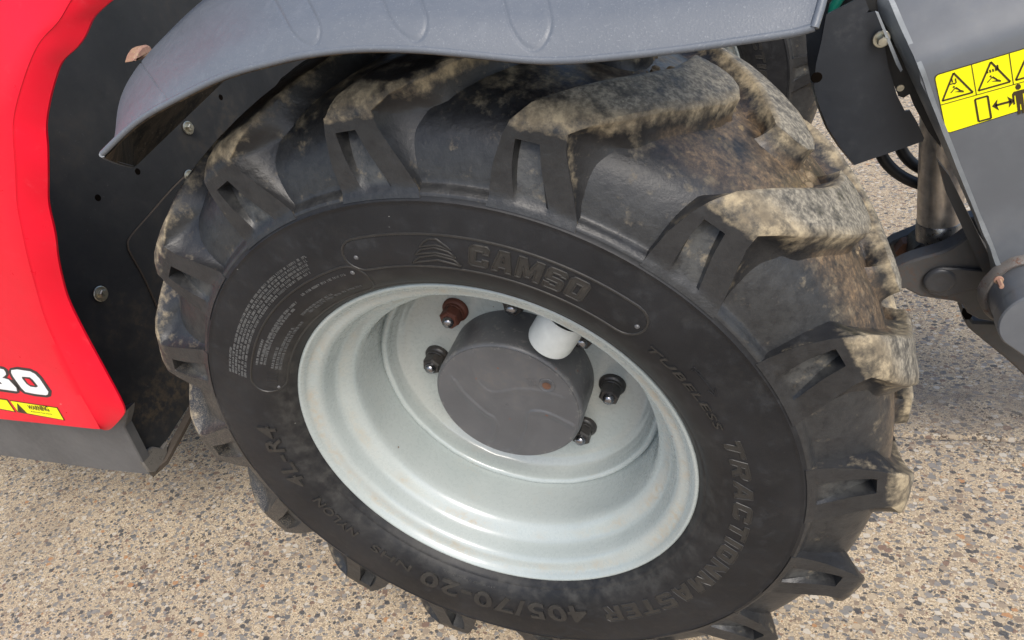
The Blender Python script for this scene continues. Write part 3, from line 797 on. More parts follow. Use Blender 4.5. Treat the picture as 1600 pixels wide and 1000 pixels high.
V, F = rev([(0, .0305), (.056 - .006, .0305), (.056 - .0015, .0292), (.056, .0260), (.056 + .0006, .0140), (.056 + .0008, .0002)], 48)
o = obj('valve_guard', [gc + gq @ Vector(v) for v in V], F, M['guard'], rim, 40)
o['label'] = 'pale cylindrical valve guard inside the rim'

# ---- fender
prof_L = [(-.080, .562), (-.081, .555), (-.0795, .560), (-.074, .576)]
def fender():
    # rails in the plane of the wheel: lip (outboard), shoulder, crown line, inboard edge
    lipA = [(-0.2658,0.4951),(-0.2008,0.5216),(-0.1385,0.5379),(-0.0798,0.5503),(-0.0295,0.5552),(0.0130,0.5569),(0.0603,0.5545),(0.1089,0.5473),(0.1544,0.5377),(0.1931,0.5290),(0.2217,0.5248),(0.2588,0.5227),(0.3028,0.5216),(0.3441,0.5218),(0.3753,0.5223),(0.3880,0.5241)]
    n = 220
    def resample(P, n):
        P = smooth_prof(P, 12); d = [0]
        for i in range(1, len(P)): d.append(d[-1] + math.dist(P[i], P[i - 1]))
        out = []
        for i in range(n + 1):
            t = d[-1] * i / n; out.append((float(np.interp(t, d, [p[0] for p in P])), float(np.interp(t, d, [p[1] for p in P]))))
        return out
    lip = resample(lipA, n)
    def polar(th, r): return (r * math.cos(R(th)), r * math.sin(R(th)))
    # crown rail (y = .10) from the tail forward
    crown = [(-.454, .415), (-.420, .480), (-.362, .528), (-.270, .574), (-.160, .608), (-.040, .626), (.080, .630), (.190, .628), (.290, .628), (.385, .628)]
    inb = [(-.479, .451), (-.440, .510), (-.375, .550), (-.270, .592), (-.160, .622), (-.040, .638), (.080, .640), (.190, .638), (.290, .636), (.385, .636)]
    crown = resample(crown, n); inb = resample(inb, n)
    ws = [0, .05, .11, .18, .26, .34, .42, .50, .58, .66, .74, .82, .90, 1.0, 1.12, 1.25, 1.4, 1.6, 1.8, 2.0]
    V = []
    def pt(i, w):
        l, c, b = lip[i], crown[i], inb[i]
        if w <= 1:
            y = -.08 + .18 * w
            bul = math.sin(math.pi * min(1, w)) * .008 + .010 * (1 - (1 - min(1, w / .12)) ** 2) * (1 - w ** 3)
            x = l[0] + (c[0] - l[0]) * w; z = l[1] + (c[1] - l[1]) * (w ** .92)
            nrm = Vector((x, z)).normalized() if True else None
            tail = min(1, i / 70)
            bul = bul * tail + .009 * math.sin(math.pi * w) * math.sin(math.pi * min(1, i / 60))
            x += nrm.x * bul; z += nrm.y * bul
        else:
            t = w - 1; y = .10 + .27 * t; x = c[0] + (b[0] - c[0]) * t; z = c[1] + (b[1] - c[1]) * t
        return Vector((x, y, z))
    # fine grid with pressed grooves
    m = 190; W = [2.0 * (j / m) ** 1.6 for j in range(m + 1)]
    s_len = [0]
    for i in range(1, n + 1): s_len.append(s_len[-1] + math.dist(lip[i], lip[i - 1]))
    slots = []                                # along-lip centre, half width
    tot = s_len[-1]
    def s_at(x):                              # arc length where the lip passes x
        xs = [p[0] for p in lip]; return float(np.interp(x, xs, s_len))
    for xc, hw in ((-.300, 0), (-.130, .0), (.0205, .0135), (.109, .0150), (.1995, .0155)):
        slots.append((s_at(xc), hw))
    grid = []; NN = 760
    for a in range(NN + 1):
        fi = a * n / NN; i = min(int(fi), n - 1); t = fi - i; s = s_len[i] + (s_len[i + 1] - s_len[i]) * t; row = []
        for w_ in W:
            p = pt(i, w_).lerp(pt(i + 1, w_), t)
            d = 0
            for sc, hw in slots:
                y = p.y + .0; y0 = -.0762
                ww = hw if hw else .020
                # U-shaped groove: straight sides and a round nose at y0
                ds = s - sc
                if y > y0 + ww: q = abs(abs(ds) - ww)
                else: q = abs(math.hypot(ds, y - (y0 + ww)) - ww)
                if hw == 0:
                    q = abs(ds + ww) if y > y0 else 9
                    if y > y0 - .004 and y <= y0: q = math.hypot(ds + ww, y - y0)
                d += math.exp(-(q / .0011) ** 2)
            p = p + Vector((-p.x, 0, -p.z)).normalized() * .0012 * min(1, d)
            p += Vector((p.x, 0, p.z)).normalized() * .0007 * noise.noise(p * 5.5)
            row.append(p)
        grid.append(row)
    k = m + 1; V = [p for r in grid for p in r]; F = [(a * k + j, a * k + j + 1, (a + 1) * k + j + 1, (a + 1) * k + j) for a in range(NN) for j in range(m)]
    return V, F, NN, k
V, F, NN, kf = fender()
fen = part(obj('fender', V, F, M['fender'], mach, 60), label='scuffed grey plastic fender over the wheel')
# underside skin, rolled lip and closed ends
V2 = []
for a in range(0, NN + 1, 4):
    for j in range(0, kf, 5):
        p = Vector(V[a * kf + j]); nr = Vector((-p.x, 0, -p.z)).normalized()
        V2.append(p + nr * .005 + Vector((0, .0035 if j == 0 else .0, 0)))
ka = len(range(0, kf, 5)); na = len(range(0, NN + 1, 4))
F2 = [(a * ka + j, a * ka + j + 1, (a + 1) * ka + j + 1, (a + 1) * ka + j) for a in range(na - 1) for j in range(ka - 1)]
obj('underside', V2, F2, M['mud'], fen, 60)
lipp = [Vector(V[a * kf]) + Vector((0, .0018, 0)) + Vector((-V[a * kf].x, 0, -V[a * kf].z)).normalized() * .001 for a in range(0, NN + 1, 5)]
A = Acc(); A.add(*tube(lipp, .0030, 8)); A.add(*tube([Vector(V[j]) * .997 for j in range(0, kf, 5)], .0028, 8)); A.add(*tube([Vector(V[NN * kf + j]) * .998 for j in range(0, kf, 5)], .0030, 8))
A.obj('rolled_lip', M['fender'], fen, 60)

# ---- red side panel
def seg_resample(P, n):
    d = [0]
    for i in range(1, len(P)): d.append(d[-1] + math.dist(P[i], P[i - 1]))
    return [(float(np.interp(d[-1] * i / n, d, [p[0] for p in P])), float(np.interp(d[-1] * i / n, d, [p[1] for p in P]))) for i in range(n + 1)]
cont = [(-0.1360,0.6515),(-0.1886,0.6369),(-0.2431,0.6203),(-0.2803,0.6087),(-0.2949,0.6029),(-0.3082,0.5923),(-0.3226,0.5840),(-0.3370,0.5781),(-0.3526,0.5735),(-0.3646,0.5676),(-0.3774,0.5575),(-0.3977,0.5400),(-0.4207,0.5173),(-0.4320,0.5032),(-0.4435,0.4837),(-0.4705,0.4462),(-0.4929,0.4161),(-0.5091,0.3819),(-0.5185,0.3651),(-0.5342,0.3420),(-0.5525,0.3096),(-0.5727,0.2665),(-0.5879,0.2014),(-0.5980,0.1462),(-0.6114,0.0760),(-0.6203,0.0500),(-0.6337,0.0375),(-0.6796,0.0070),(-0.6942,-0.0004)]
crea = [(-0.1765,0.6616),(-0.2277,0.6468),(-0.2807,0.6302),(-0.2946,0.6254),(-0.3076,0.6167),(-0.3184,0.6086),(-0.3358,0.6037),(-0.3548,0.5975),(-0.3663,0.5913),(-0.3875,0.5769),(-0.4078,0.5617),(-0.4339,0.5405),(-0.4560,0.5205),(-0.4686,0.5025),(-0.4806,0.4837),(-0.5030,0.4522),(-0.5245,0.4239),(-0.5418,0.3918),(-0.5636,0.3541),(-0.5843,0.3136),(-0.6168,0.2523),(-0.6413,0.1850),(-0.6622,0.1114),(-0.6754,0.0430),(-0.6788,0.0310),(-0.6809,0.0204)]
n = 170
def soften(P, k):
    P = [Vector(p) for p in P]
    for _ in range(k): P = [P[0]] + [(P[i - 1] + P[i] * 2 + P[i + 1]) / 4 for i in range(1, len(P) - 1)] + [P[-1]]
    return [tuple(p) for p in P]
cont = seg_resample(smooth_prof(cont, 4), n); crea = seg_resample(smooth_prof(crea, 4), n); cont = soften(cont, 3); crea = soften(crea, 14)
rows = []
deep = [(p[0] * (1 + .012 / math.hypot(*p)), -.001, p[1] * (1 + .012 / math.hypot(*p))) for p in cont]
rows.append(deep); rows.append([(p[0], -.009, p[1]) for p in cont])
for f in (.0, .25, .5, .75, .90, .97, 1.0):
    rr = []
    for i in range(n + 1):
        x = cont[i][0] + (crea[i][0] - cont[i][0]) * f; z = cont[i][1] + (crea[i][1] - cont[i][1]) * f
        y = -.012 - .0165 * f if f < .99 else -.0292
        rr.append((x, y - .0015 * math.sin(math.pi * f), z))
    rows.append(rr)
for d_ in (.012, .03, .08, .2, .5, 1.0):
    rr = []
    for i in range(n + 1):
        t = i / n; x = crea[i][0] - d_; z = crea[i][1] + .020 * d_ * max(0, (t - .7) / .3) ** 2
        rr.append((x, -.0300, z))
    rows.append(rr)
V = [(p[0], p[1] + .30 * max(0, p[2] - .30) ** 2, p[2]) for r in rows for p in r]; k = n + 1
F = [(a * k + j, a * k + j + 1, (a + 1) * k + j + 1, (a + 1) * k + j) for a in range(len(rows) - 1) for j in range(n)]
red = part(obj('side_panel', V, F, M['red'], mach, 30), label='glossy red side panel curving round the wheel arch')
# white number decal with charcoal outline, two yellow strips
dY = -.0304
def skewrect(P, q): return P
num0_o = [(-0.7829,0.1503),(-0.7629,0.1537),(-0.7339,0.1509),(-0.7246,0.1446),(-0.7220,0.1340),(-0.7257,0.1037),(-0.7373,0.0918),(-0.7495,0.0882),(-0.7777,0.0893),(-0.8004,0.0937),(-0.8055,0.1019),(-0.7998,0.1304),(-0.7943,0.1430)]
num0_w = [(-0.7837,0.1462),(-0.7680,0.1482),(-0.7404,0.1453),(-0.7329,0.1402),(-0.7307,0.1309),(-0.7348,0.1018),(-0.7414,0.0958),(-0.7475,0.0940),(-0.7724,0.0953),(-0.7930,0.0984),(-0.7948,0.1068),(-0.7920,0.1321),(-0.7889,0.1405)]
num0_h = [(-0.7694,0.1332),(-0.7517,0.1326),(-0.7488,0.1273),(-0.7488,0.1135),(-0.7562,0.1103),(-0.7693,0.1110),(-0.7738,0.1164),(-0.7733,0.1289)]
num0_r = [(-0.7669,0.1292),(-0.7571,0.1283),(-0.7561,0.1242),(-0.7555,0.1146),(-0.7654,0.1154),(-0.7680,0.1195)]
num3_o = [(-0.8600,0.1650),(-0.8292,0.1688),(-0.8115,0.1545),(-0.7964,0.1524),(-0.7920,0.1472),(-0.7993,0.1359),(-0.8110,0.1285),(-0.8016,0.1233),(-0.8014,0.1064),(-0.8093,0.0960),(-0.8205,0.0925),(-0.8520,0.0950),(-0.8895,0.0987),(-0.9152,0.1031),(-0.9044,0.1240),(-0.8801,0.1252),(-0.8753,0.1465)]
num3_w = [(-0.8590,0.1596),(-0.8344,0.1618),(-0.8152,0.1490),(-0.8017,0.1468),(-0.8021,0.1413),(-0.8059,0.1356),(-0.8226,0.1279),(-0.8101,0.1243),(-0.8080,0.1061),(-0.8133,0.0986),(-0.8462,0.1011),(-0.8835,0.1048),(-0.9020,0.1097),(-0.8980,0.1171),(-0.8643,0.1145),(-0.8365,0.1131),(-0.8357,0.1174),(-0.8454,0.1240),(-0.8629,0.1260),(-0.8538,0.1321),(-0.8364,0.1301),(-0.8234,0.1321),(-0.8215,0.1391),(-0.8358,0.1440),(-0.8555,0.1501)]
sheet([(num0_o, []), (num3_o, [])], dY, M['dkink'], 'number_outline', red)
sheet([(num0_w, [num0_h]), (num3_w, [])], dY - .0004, M['white'], 'number_decal', red)
sheet([(num0_r, [])], dY - .0005, M['red'], 'number_centre', red)
w1 = [(-0.8536,0.0757),(-0.7436,0.0663),(-0.7508,0.0355),(-0.8590,0.0468)]; w1i = [(-0.8524,0.0736),(-0.7465,0.0646),(-0.7529,0.0376),(-0.8559,0.0493)]
w2 = [(-0.9867,0.0871),(-0.8574,0.0770),(-0.8643,0.0464),(-0.9910,0.0606)]; w2i = [(-0.9863,0.0841),(-0.8613,0.0745),(-0.8657,0.0493),(-0.9855,0.0626)]
sheet([(w1, []), (w2, [])], dY, M['ink'], 'warning_border', red)
sheet([(w1i, []), (w2i, [])], dY - .0004, M['yellow'], 'warning_strip', red)
A = Acc()
tri_o = [(-0.8386,0.0701),(-0.8342,0.0471),(-0.8551,0.0501)]; tri_h = [(-0.8419,0.0601),(-0.8470,0.0492),(-0.8502,0.0502)]
A.add(*prism(tri_o, dY - .0009, dY - .0004)); A.add(*shift(prism(tri_h, dY - .0013, dY - .0009), (0, 0, 0)))
def quad_text(txt, q, y, off=.02):           # q: bottom-left, bottom-right, top-right, top-left in (x, z)
    P, F = text_mesh(txt, 1.0, off)
    V = []
    for u, v in P:
        a = Vector(q[0]).lerp(Vector(q[1]), u); b = Vector(q[3]).lerp(Vector(q[2]), u); c = a.lerp(b, v); V.append((c.x, y, c.y))
    return V, F
A.add(*quad_text('WARNING', [(-0.8204,0.0571),(-0.7695,0.0556),(-0.7665,0.0683),(-0.8159,0.0676)], dY - .0008, .03))
A.add(*quad_text('Remove hot parts', [(-0.8201,0.0503),(-0.7703,0.0474),(-0.7687,0.0511),(-0.8181,0.0543)], dY - .0008, .02))
A.obj('warning_print', M['ink'], red)

# ---- grey sill under the panel, with its folded rear edge
sp_ = [(-1.2977,0.0204),(-0.9848,0.0201),(-0.7515,-0.0027),(-0.6615,0.0255),(-0.6542,0.0275),(-0.6694,0.0084),(-0.6948,-0.0184),(-0.7222,-0.1445),(-0.8618,-0.1459),(-1.1350,-0.1385),(-1.4737,-0.1303)]
sill = part(obj('sill', *prism(sp_, .012, .030, bev=.002), M['sill'], mach, 30), label='grey painted lower sill below the red panel')

# ---- dark arch liner wall, plane across the machine behind the wheel
XW = -.722
wp = [(0.0119,-0.1444),(0.0427,-0.1433),(0.1267,-0.1179),(0.1725,-0.1093),(0.2649,-0.0986),(0.4420,-0.1045)]
zb = [wp[0], (.06, -.125), (.12, -.112), (.18, -.100), (.30, -.095), (1.6, -.095)]
poly = [(.014, -.142)] + zb[1:] + [(1.6, 1.25), (.014, 1.25)]
Tm = Matrix(((0, -1, 0, 0), (1, 0, 0, 0), (0, 0, 1, 0), (0, 0, 0, 1)))
def wall_prism(poly, x0, x1, holes=(), bev=0):         # poly in (y, z), front face at x0 facing +X
    V, F = prism(poly, 0, abs(x1 - x0), holes, bev)
    return [(x0 - v[1], v[0], v[2]) for v in V], F
wall = part(obj('arch_liner', *wall_prism(poly, XW, XW - .02), M['wall'], mach, 30), label='black painted arch liner behind the wheel')
seam = [(0.1985,0.0385),(0.2112,0.0974),(0.2201,0.1636),(0.2219,0.2065),(0.2259,0.2229),(0.2400,0.2332),(0.3038,0.2468),(0.3995,0.2654),(0.5058,0.2729),(0.6763,0.2844)]
V, F = tube([(XW + .002, y, z) for y, z in smooth_prof(seam, 4)], .0018, 6, squash=1); obj('panel_seam', V, F, M['seam'], wall)
pan = [(0.1985,0.0385),(0.2112,0.0974),(0.2201,0.1636),(0.2219,0.2065),(0.2259,0.2229),(0.2400,0.2332),(0.3038,0.2468),(0.3995,0.2654),(0.5058,0.2729),(0.6763,0.2844)]
pl = [tuple(p) for p in smooth_prof(pan, 3)] + [(1.2, .30), (1.2, -.05), (pan[0][0] + .02, -.05)]
obj('inner_plate', *wall_prism(pl, XW + .0035, XW - .001), M['wall'], wall)
def bolt(name, p, rr, parent, mat, axis='X', h=1.0):
    A = Acc(); A.add(*rev([(0, rr * 1.75), (-.0015, rr * 1.75), (-.0022, rr * 1.6), (-.0022, rr * .5)], 20)); A.add(*shift(hexnut(rr, .0075 * h), (0, -.002, 0)))
    o = A.obj(name, mat, parent, 30); o.location = p
    o.rotation_euler = {'X': (0, 0, R(90)), 'Y': (0, 0, 0)}[axis]; return o
for (px, rr) in (([(0.1294,0.1847)][0], .0078), ([(0.4788,0.3416)][0], .0075), ([(0.4248,0.2629)][0], .0075)):
    bolt('bolt', (XW + .003, px[0], px[1]), rr, wall, M['zinc'])
for px in [(0.3245,0.3210),(0.2255,0.3188),(0.6019,0.3592)]:
    V, F = rev([(-.0006, .0001), (-.0006, .0052), (0, .0060)], 16)
    o = obj('bolt_hole', V, F, M['void'], wall); o.location = (XW, px[0], px[1]); o.rotation_euler = (0, 0, R(90))
A = Acc()                                     # scraped bottom flange
fl = [(0.0148,-0.1476),(0.0447,-0.1455),(0.0993,-0.1291),(0.1528,-0.1117),(0.1896,-0.0972)]
Vf = []
for i, (y, z) in enumerate(fl):
    wd = (.002, .012, .012, .012, .010)[i]; Vf += [(XW + .001, y, z + .006), (XW + wd, y + .004, z + .002), (XW + wd, y + .002, z - .006), (XW, y, z - .008)]
Ff = [(i * 4 + q, i * 4 + (q + 1) % 4, i * 4 + 4 + (q + 1) % 4, i * 4 + 4 + q) for i in range(len(fl) - 1) for q in range(4)] + [(0, 1, 2, 3), (16, 17, 18, 19)]
A.add(Vf, Ff); A.obj('bottom_flange', M['seam'], wall, 40)
ch = [(0.0119,-0.1364),(0.0119,-0.1087),(0.0268,-0.0976),(0.0460,-0.1044),(0.0585,-0.1210),(0.0740,-0.1198),(0.0609,-0.1376),(0.0413,-0.1445),(0.0214,-0.1472)]
obj('scraped_corner', *wall_prism(ch, -.715, -.722, bev=.002), M['scrape'], wall, 40)
# body mass behind the liner
V, F = prism([(-2.3, -.095), (XW - .025, -.095), (XW - .025, 1.2), (-2.3, 1.2)], .05, 1.65)
part(obj('chassis', V, F, M['wall'], mach, 30))
# small oversprayed bracket behind the fender
bk = [(0.3225,0.5043),(0.3353,0.5136),(0.3499,0.5194),(0.3636,0.5195),(0.3718,0.5141),(0.3706,0.5061),(0.3518,0.5014)]
A = Acc(); A.add(*wall_prism(rounded(bk, .004), -.60, -.62, bev=.003))
part(A.obj('lamp_bracket', M['pinkrust'], mach, 40), label='small bracket crusted pink and yellow')

# ---- boom head plate, right
YF = .40
def at_y(px, y): return px
low = [(0.5315,0.3254),(0.5490,0.2811),(0.6126,0.1356),(0.6579,0.0337),(0.7020,-0.0288),(0.9706,-0.2256),(0.8008,0.3780)]
lowP = [(p[0], YF, p[1]) for p in low]
up = [(0.4880,0.4228),(0.4972,0.3989)]; upr = [(0.7884,0.4568)]
fold0 = low[0]; foldr = low[-1]
# lower face, fold, upper face leaning back
nseg = 8; V = []; F = []
A = Acc()
A.add(*prism([low[0], low[1], low[2], low[3], low[4], low[5], low[6]], YF, YF + .018, bev=0))
A.obj('boom_lower', M['frame'], mach, 30) if False else None
prof_left = [(low[3][0], YF, low[3][1]), (low[2][0], YF, low[2][1]), (low[1][0], YF, low[1][1]), (low[0][0] + .004, YF, low[0][1] - .018), (low[0][0], YF + .002, low[0][1]), (low[0][0] - .007, YF + .007, low[0][1] + .016)]
upx = [(0.5160,0.3576)][0]; prof_left.append((upx[0], YF + .025, upx[1]))
u2 = up[1]; prof_left.append((u2[0], .455, u2[1])); u3 = [(0.4687,0.4494)][0]; prof_left.append((u3[0], .53, u3[1]))
slope = .24
rows = []
for (x, y, z) in prof_left:
    rows.append([(x + d_, y, z + d_ * slope) for d_ in (0, .05, .12, .25, .6)])
k = 5; V = [p for r in rows for p in r]; F = [(a * k + j, a * k + j + 1, (a + 1) * k + j + 1, (a + 1) * k + j) for a in range(len(rows) - 1) for j in range(4)]
b0 = len(V); V += [(low[3][0] + .01, YF, low[3][1] - .02), (low[4][0], YF, low[4][1] - .01), (low[3][0] + .6, YF, low[3][1] - .35)]
F += [(0, 1, b0 + 1, b0), (1, 2, 3, 4, b0 + 2, b0 + 1)]
# thickness behind
nV = len(V); V += [(x, y + .02, z) for x, y, z in V]; F += [tuple(i + nV for i in reversed(f)) for f in list(F)]
boom = part(obj('boom_head', V, F, M['frame'], mach, 30), label='grey boom head plate leaning over the ground')
# bevelled worn edge strip, painted paler for the sky light it catches
def edge_strip(off, dy, wd):
    pass
el = [(0.6659,0.0010),(0.6486,0.0519),(0.6044,0.1462),(0.5481,0.2633),(0.5112,0.3395),(0.4769,0.4078),(0.4532,0.4552)]
er = [(low[3][0], YF, low[3][1]), [(0.6424,0.0700)][0], low[2], low[1], low[0], (u2[0], u2[1]), (u3[0], u3[1])]
ery = [YF, YF, YF, YF, YF + .001, .455, .53]; erp = [(low[3][0], low[3][1])] + [tuple(p) for p in er[1:]]
ely = [.43, .43, .43, .43, .44, .478, .55]
elx = [(0.6646,-0.0012),(0.6486,0.0519),(0.6044,0.1462),(0.5481,0.2633)]; elx += [(0.5127,0.3363)]; elx += [(0.4822,0.3958)]; elx += [(0.4549,0.4483)]
V = []; ns = 7
for i in range(ns):
    t0 = Vector((erp[i][0], ery[i] - .002, erp[i][1])); t1 = Vector((elx[i][0], ely[i], elx[i][1]))
    V += [t0 + Vector((.006, -.001, 0)), t0, t0.lerp(t1, .5) + Vector((-.0015, -.001, .001)), t1, t1 + Vector((.004, .012, 0))]
V2 = []; nn_ = 40
def cr(i, q): return V[i * 5 + q]
for a in range(nn_ + 1):
    fi = a * (ns - 1) / nn_; i = min(int(fi), ns - 2); t = fi - i
    for q in range(5):
        p = cr(i, q).lerp(cr(i + 1, q), t); p = p + Vector((noise.noise(p * 30 + Vector((q, 0, 0))), 0, noise.noise(p * 30 + Vector((0, 5, q))))) * (.0013 if q in (1, 2) else .0005); V2.append(p)
F = [(a * 5 + q, a * 5 + q + 1, a * 5 + q + 6, a * 5 + q + 5) for a in range(nn_) for q in range(4)]
obj('worn_skylit_edge', V2, F, M['frame_edge'], boom, 40)
# darker flange behind the edge
df = [(0.5789,0.1728),(0.5950,0.1500),(0.6677,0.0067),(0.6772,-0.0280),(0.6640,-0.0230),(0.5954,0.1219)]
obj('back_flange', *prism(df, .455, .47), M['bracket'], boom, 30)
# yellow safety sticker
st_o = rounded([(0.5485,0.3158),(0.6911,0.3486),(0.7153,0.2797),(0.5715,0.2367)], .006)
st_i = rounded([(0.5497,0.3148),(0.6907,0.3476),(0.7142,0.2805),(0.5720,0.2381)], .0055)
sheet([(st_o, [])], YF - .0004, M['ink'], 'sticker_border', boom)
sheet([(st_i, [])], YF - .0008, M['yellow'], 'safety_sticker', boom)
SB, SE1 = Vector([(0.5493,0.3153)][0]), Vector([(0.6385,0.3360)][0])
C0, CR_, CD = [(0.5493,0.3153),(0.6385,0.3360),(0.5709,0.2380)]
def stk(u, v):                                # u in px-like units along the top edge, v downwards (0..1)
    ex = Vector(CR_) - Vector(C0); ey = Vector(CD) - Vector(C0); p = Vector(C0) + ex * u + ey * v; return (p.x, p.y)
A = Acc(); YI = YF - .0012
def ln(a, b, wd=.0011):
    a, b = Vector(stk(*a)), Vector(stk(*b)); t = (b - a).normalized(); s = Vector((-t.y, t.x)) * wd / 2
    A.add(*prism([tuple(a - s), tuple(b - s), tuple(b + s), tuple(a + s)], YI, YI + .0004))
def pg(pts): A.add(*prism([stk(*p) for p in pts], YI, YI + .0004))
ln((.0, .50), (1.64, .50), .0009)
for u in (.425, .84, 1.25): ln((u, .0), (u, .50), .0009)
def tri(u0):
    a, b, c = (u0 + .20, .045), (u0 + .375, .44), (u0 + .02, .44)
    for p, q in ((a, b), (b, c), (c, a)): ln(p, q, .0021)
    # falling figure
    x = u0 + .155
    pg([(x + .005, .265), (x + .02, .25), (x + .035, .265), (x + .02, .285)])
    pg([(x + .02, .285), (x + .05, .28), (x + .085, .335), (x + .075, .35)])
    pg([(x - .03, .345), (x + .02, .295), (x + .03, .30), (x - .02, .355)])
    pg([(x + .075, .33), (x + .125, .375), (x + .12, .39), (x + .07, .355)]); pg([(x + .07, .355), (x + .125, .40), (x + .02, .35)])
tri(.015); tri(.435); tri(.85)
for a, b in (((.155, .19), (.155, .10 + .03)), ((.125, .21), (.175, .21)), ((.195, .14), (.195, .21)), ((.195, .21), (.165, .225))): ln((a[0] + .03, a[1]), (b[0] + .03, b[1]), .0013)
for i in range(4): pg([(.57 + i * .032, .165), (.588 + i * .032, .16), (.592 + i * .032, .205), (.574 + i * .032, .21)])
ln((.70, .12), (.70, .20), .0016)
for p, q in (((.40, .565), (.40, .945)), ((.545, .565), (.545, .945)), ((.40, .565), (.545, .565)), ((.40, .945), (.545, .945))): ln(p, q, .0022)
ln((.61, .755), (.79, .755), .0028)
pg([(.575, .755), (.645, .66), (.63, .755), (.645, .85)]); pg([(.825, .755), (.755, .66), (.77, .755), (.755, .85)])
pg([(.885 + .032 * math.cos(q * .7854), .555 + .048 * math.sin(q * .7854)) for q in range(8)])
pg([(.83, .615), (.945, .615), (.965, .65), (.965, .82), (.945, .82), (.94, .68), (.925, .68), (.925, 1.0), (.895, 1.0), (.89, .84), (.88, .84), (.875, 1.0), (.845, 1.0), (.845, .68), (.832, .68), (.828, .82), (.808, .82), (.808, .65)])
A.obj('sticker_print', M['ink'], boom)

# ---- pivot boss and ear plate at the right edge
bc = [(0.7029,-0.0093)][0]
A = Acc(); V, F = rev([(.34, .020), (.34, .046), (.343, .050), (.40, .0505), (.418, .0505)], 64); 
boss = part(obj('pivot_boss', [Vector(v) + Vector((bc[0], 0, bc[1])) for v in V], F, M['frame'], mach, 30), label='grey pivot boss with rust round its weld')
V, F = rev([(.388, .0505), (.386, .055), (.391, .0595), (.400, .061)], 64)
V = [Vector(v) + Vector((bc[0], 0, bc[1])) + Vector((noise.noise(Vector(v) * 60), 0, noise.noise(Vector(v) * 60 + Vector((9, 9, 9))))) * .0022 for v in V]
obj('weld_bead', V, F, M['weldp'], boss, 60)
ear = [(bc[0] + .052 * math.cos(R(a)), bc[1] + .052 * math.sin(R(a))) for a in range(60, 226, 8)] + [(bc[0] + .06, bc[1] - .12), (bc[0] + .16, bc[1] - .10), (bc[0] + .08, bc[1] + .03)]
hole = [(bc[0] + .018 * math.cos(R(a)), bc[1] + .018 * math.sin(R(a))) for a in range(0, 360, 15)]
obj('ear_plate', *prism(ear, .318, .342, [hole], bev=.002), M['frame'], boss, 30)
obj('pin', *shift(rev([(.345, .0001), (.345, .018)], 24), (bc[0], 0, bc[1])), M['rust'], boss, 30)
gp = [(0.6533,0.0339)][0]
bolt('grease_nipple', (gp[0], .362, gp[1]), .0034, boss, M['pinkrust'], 'Y', 2.2)

# ---- lower bracket arm with pin pad
YA = .47
arm = [(0.5286,-0.0291),(0.5538,-0.0078),(0.5765,0.0033),(0.5972,0.0108),(0.6164,0.0205),(0.6354,0.0399),(0.6505,0.0370),(0.6851,-0.0184),(0.7590,-0.0785),(0.7806,-0.1925),(0.6998,-0.1220),(0.6729,-0.1158),(0.6553,-0.1031),(0.6458,-0.0853),(0.6328,-0.0796),(0.6101,-0.0751),(0.5853,-0.0699),(0.5629,-0.0546),(0.5353,-0.0542)]
arm_o = part(obj('quick_hitch_arm', *prism(smooth_prof(arm[:6], 3) + arm[6:], YA, YA + .030, bev=.003), M['bracket'], mach, 30), label='dirty grey hitch arm with a black pin pad')
pad = [(1470 + 27 * math.cos(R(a)), 440 + 22 * math.sin(R(a))) for a in range(0, 0)]
pd = [(0.6076,-0.0109),(0.5960,-0.0141),(0.5875,-0.0234),(0.5854,-0.0367),(0.5897,-0.0515),(0.5997,-0.0615),(0.6126,-0.0654),(0.6263,-0.0630),(0.6704,-0.0477),(0.6761,-0.0359),(0.6743,-0.0242),(0.6641,-0.0170),(0.6317,-0.0127)]
pad_o = obj('pin_pad', *prism(rounded(pd, .008, 3), YA - .007, YA + .001, bev=.002), M['pad'], arm_o, 30)
pc = [(0.6072,-0.0350)][0]
V, F = rev([(YA - .0095, .0001), (YA - .0095, .006), (YA - .0085, .010), (YA - .0100, .014), (YA - .0100, .019), (YA - .0085, .0215), (YA - .006, .023)], 40)
obj('pin_head', [Vector(v) + Vector((pc[0], 0, pc[1])) for v in V], F, M['pad'], pad_o, 40)
bl = [(0.6546,-0.1119),(0.6709,-0.1315),(0.7076,-0.1327),(0.7974,-0.1527),(0.8325,-0.3310),(0.7628,-0.2491),(0.7291,-0.2106),(0.6968,-0.1782),(0.6646,-0.1449),(0.6548,-0.1263)]
A = Acc(); A.add(*prism(bl, .485, .56, bev=.004))
beam = part(A.obj('carriage_beam', M['bracket'], mach, 30), label='grey carriage beam with an open tube end')
bh = [(0.6515,-0.1030),(0.6581,-0.1056),(0.6661,-0.1184),(0.6635,-0.1250),(0.6572,-0.1250),(0.6513,-0.1146)]
obj('tube_opening', *prism(bh, .4836, .486), M['void'], beam)

# ---- tilt cylinder rod, collar, eye; rear bracket
p0 = [(0.6172,-0.0056)][0]; p1 = [(0.5969,0.2363)][0]
a0 = Vector((p0[0], .56, p0[1])); a1 = Vector((p1[0], .56, p1[1])); dr = (a1 - a0).normalized(); rq = Vector((0, 0, 1)).rotation_difference(dr).to_matrix()
def zrev(prof, n=40): return [(v[0], v[2], v[1]) for v in rev(prof, n)[0]], rev(prof, n)[1]
def along(prof): V, F = zrev(prof, 48); return [a0 + rq @ Vector(v) for v in V], F
RR = .0335
rod = part(obj('tilt_cylinder_rod', *along([(0.0, RR - .0012), (.80, RR - .0012)]), M['chrome'], mach, 40), label='polished cylinder rod behind the boom edge')
obj('rod_collar', *along([(-.012, RR - .004), (-.010, RR), (.026, RR), (.0275, RR - .0012)]), M['collar'], rod, 40)
obj('gland', *along([(-.075, .045), (-.05, .045), (-.042, .037), (-.024, .036), (-.020, .0335), (-.012, .0330)]), M['black'], rod, 40)
